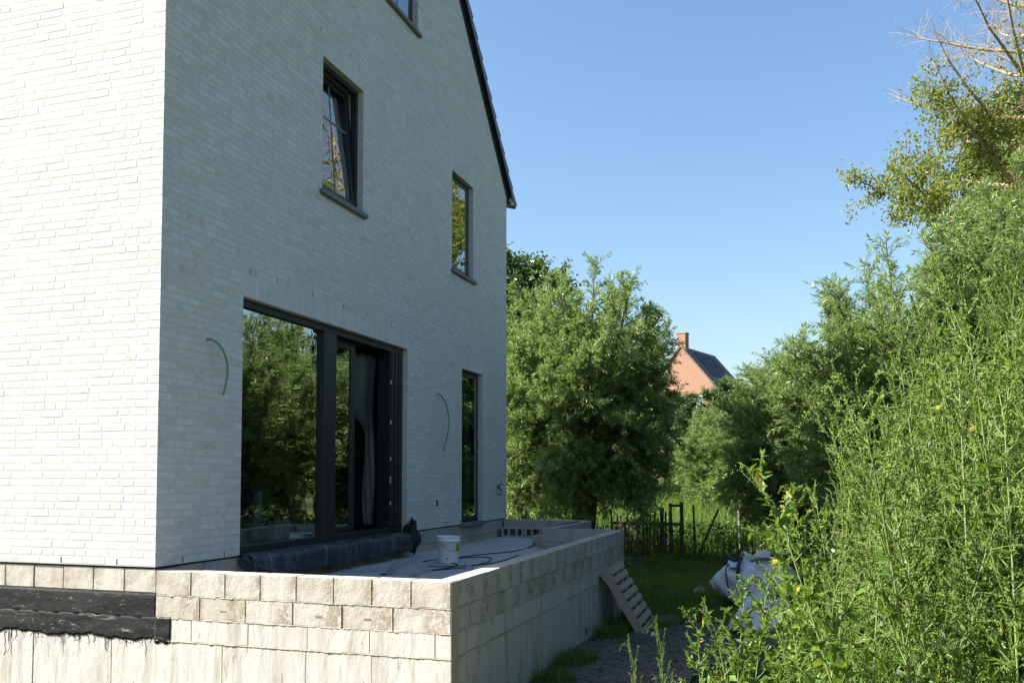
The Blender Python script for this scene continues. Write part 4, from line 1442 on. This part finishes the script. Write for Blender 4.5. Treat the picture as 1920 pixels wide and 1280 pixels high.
solidify(MB().grid(lambda a, b: (.10 + .34 * a, -.34 + .36 * b + .1 * a, .60 + .20 * math.sin(a * 2.4) + .05 * math.sin(a * 9 + b * 7)), 14, 12).build('top_flap', M['bag'], bb, smooth=True), .004)
solidify(MB().grid(lambda a, b: (-.34 + .25 * a, .05 + .30 * b, .62 + .10 * math.sin(a * 3) + .03 * math.sin(a * 8 + b * 9)), 12, 10).build('top_flap', M['bag'], bb, smooth=True), .004)
MB().grid(lambda a, b: (-.10 + .22 * a, -.25 + .4 * b, .735 + .05 * math.sin(a * 5 + b * 4)), 8, 8).build('filling', M['mortar_block'], bb, smooth=True)
tc = bpy.data.curves.new('letter_print', 'FONT')
tc.body = 'B'
tc.size = .22
tc.extrude = .002
to = bpy.data.objects.new('tmp_text', tc)
COL.objects.link(to)
dg = bpy.context.evaluated_depsgraph_get()
tm = bpy.data.meshes.new_from_object(to.evaluated_get(dg))
bpy.data.objects.remove(to)
tm.materials.clear()
tm.materials.append(M['tan_print'])
from mathutils.bvhtree import BVHTree
bvh = BVHTree.FromPolygons([v.co for v in bag_o.data.vertices], [p.vertices[:] for p in bag_o.data.polygons])
for v in tm.vertices:      # lay the print on the bag's cloth
    yy, zz = .10 - v.co.x, .36 + v.co.y
    hit = bvh.ray_cast(Vector((-1, yy, zz)), Vector((1, 0, 0)))[0]
    v.co = ((hit.x if hit else -.45) - .004 + v.co.z, yy, zz)
tm.update()
o = inst('letter_print', tm, bb)
o = crumple(5.35, -4.35, gz(5.3, -4.3), .62, .42, .42, 21, 40).build('plastic_heap', M['bag'], None, smooth=True)
tag(o, 'heap of crumpled white plastic sacks on the ground before the bulk bag', 'plastic heap')
o = crumple(3.9, -4.55, gz(3.9, -4.5), .34, .26, .2, 33, 26).build('rubble_heap', M['gravel'], None, smooth=True)
tag(o, 'small heap of grey rubble and soil under the weeds by the gravel', 'rubble')
o = crumple(4.62, -3.12, gz(4.6, -3.1) + .03, .05, .035, .05, 41, 10).build('litter', M['white_plastic'], None, smooth=True)
tag(o, 'small scrap of white litter at the foot of the pallet', 'litter')
o = crumple(8.9, -3.2, gz(8.9, -3.2), .2, .12, .09, 51, 12).build('flat_stone', M['block_grey'], None, smooth=True)
tag(o, 'flat pale stone lying in the shaded grass', 'stone')

fence = empty('paling_fence', (14.6, -1.2, gz(14.6, -1.2)))
tag(fence, 'old weathered paling fence with leaning posts in front of tall grass', 'fence')
RF = random.Random(2)
fy = .55
for k in range(15):
    h = RF.uniform(.75, 1.05)
    o = MB().box(-.01, .01, -.022, .022, -.05, h).build('pale', M['old_wood'], fence, bevel=.003)
    o.location = (RF.uniform(-.03, .03), fy - k * .085, 0)
    o.rotation_euler = (RF.uniform(-.05, .05), RF.uniform(-.06, .06), 0)
for yy, h, tl, r0 in ((-.55, 1.12, .02, .06), (-.78, 1.22, -.02, .05), (-1.0, 1.25, .01, .055), (-1.22, 1.2, -.42, .03), (-1.30, 1.18, -.02, .03)):
    o = MB().tube([(0, 0, -.1), (.01, .005, h * .5), (0, .01, h)], [r0, r0 * .95, r0 * .85], 8).build('post', M['old_wood'], fence)
    o.location = (.03, yy + (-.12 if tl < -.3 else 0), 0)
    o.rotation_euler = (-tl, 0, 0) if tl < -.3 else (tl, .02, 0)
MB().box(.02, .05, -1.05, .6, .72, .79).build('rail', M['old_wood'], fence, bevel=.004)
MB().box(.02, .05, -1.05, -.76, 1.14, 1.20).build('rail', M['old_wood'], fence, bevel=.004)
o = MB().tube([(0, 0, -.1), (.01, 0, .5), (0, .01, .95)], [.035, .033, .03], 8).build('stake', M['pale_wood'], None)
o.location = (16.5, -3.35, gz(16.5, -3.3))
tag(o, 'single pale wooden stake standing in the tall sunlit grass', 'stake')
o = MB().tube([(13.3, -3.7, .86), (13.4, -4.1, .92), (13.5, -4.5, .90), (13.6, -4.9, .93)], [.022, .02, .018, .01], 6).build('fallen_branch', M['pale_wood'], None)
tag(o, 'bare pale branch lying across the lower twigs of the rounded willow bush', 'branch')

# distant house: local frame lx = ridge direction, ly = to its right
A0 = CAM + FW * 75 + RT * ((1278 - 960) / 1678 * 75)
fwd2, rt2 = Vector((FW.x, FW.y, 0)).normalized(), RT
rd = (rt2 * .564 + fwd2 * .826).normalized()
fh = empty('brick_house', (A0.x, A0.y, -1.2), math.atan2(rd.y, rd.x))
tag(fh, 'distant red brick house with dark roof, chimney and solar panels between the willows', 'house')
E0, RZ, HW, LN = 8.9, 12.75, 3.3, 7.2
wl_ = MB()
wl_.add([(0, -HW, 0), (0, HW, 0), (0, HW, E0), (0, 0, RZ), (0, -HW, E0), (LN, -HW, 0), (LN, HW, 0), (LN, HW, E0), (LN, 0, RZ), (LN, -HW, E0)],
        [(0, 4, 3, 2, 1), (5, 6, 7, 8, 9), (0, 5, 9, 4), (1, 2, 7, 6), (0, 1, 6, 5)])
wl_.build('wall', M['red_brick'], fh)
ang = math.atan2(RZ - E0, HW)
SLN = math.hypot(RZ - E0, HW) + .25
for sg in (-1, 1):
    rf = MB().box(-.12, LN + .12, 0, SLN, .0, .10).build('roof', M['red_roof'], fh)
    m = Matrix.Translation((0, 0, RZ + .02)) @ (Matrix.Rotation(R(180), 4, 'Z') @ Matrix.Translation((-LN, 0, 0)) if sg < 0 else Matrix.Identity(4)) @ Matrix.Rotation(-ang, 4, 'X')
    rf.matrix_basis = m
    for k in range(14):
        MB().box(-.13, LN + .13, k * SLN / 14 + .02, (k + 1) * SLN / 14, .1005, .125).build('tile_row', M['red_roof'], rf)
    if sg < 0:
        for i in range(3):
            for j in range(3):
                MB().box(1.0 + i * 1.55, 2.5 + i * 1.55, .45 + j * 1.35, 1.76 + j * 1.35, .128, .17).build('solar_panel', M['solar'], rf)
ch = MB().box(-.02, .70, -.42, .36, RZ - .6, RZ + 1.15).build('chimney', M['red_brick'], fh)
MB().box(-.06, .74, -.46, .40, RZ + 1.1505, RZ + 1.25).build('cap', M['red_brick'], ch)
wn = MB().box(-.03, .05, -1.95, -1.35, 7.3, 8.6).build('window', M['white_board'], fh)
MB().box(-.035, -.031, -1.88, -1.42, 7.37, 8.53).build('pane', M['glass'], wn)

for k in range(9):
    x, y = 44 + 5 * math.sin(k * 2.3), -27 + k * 6.4
    plant_tree('dark_tree', DT, (x, y, gz(x, y)), k * 1.1, (.62, .62, .5 + .08 * math.sin(k * 1.9)), 'distant dark tree in the row closing the meadow', 'tree', 'tree row across the meadow')
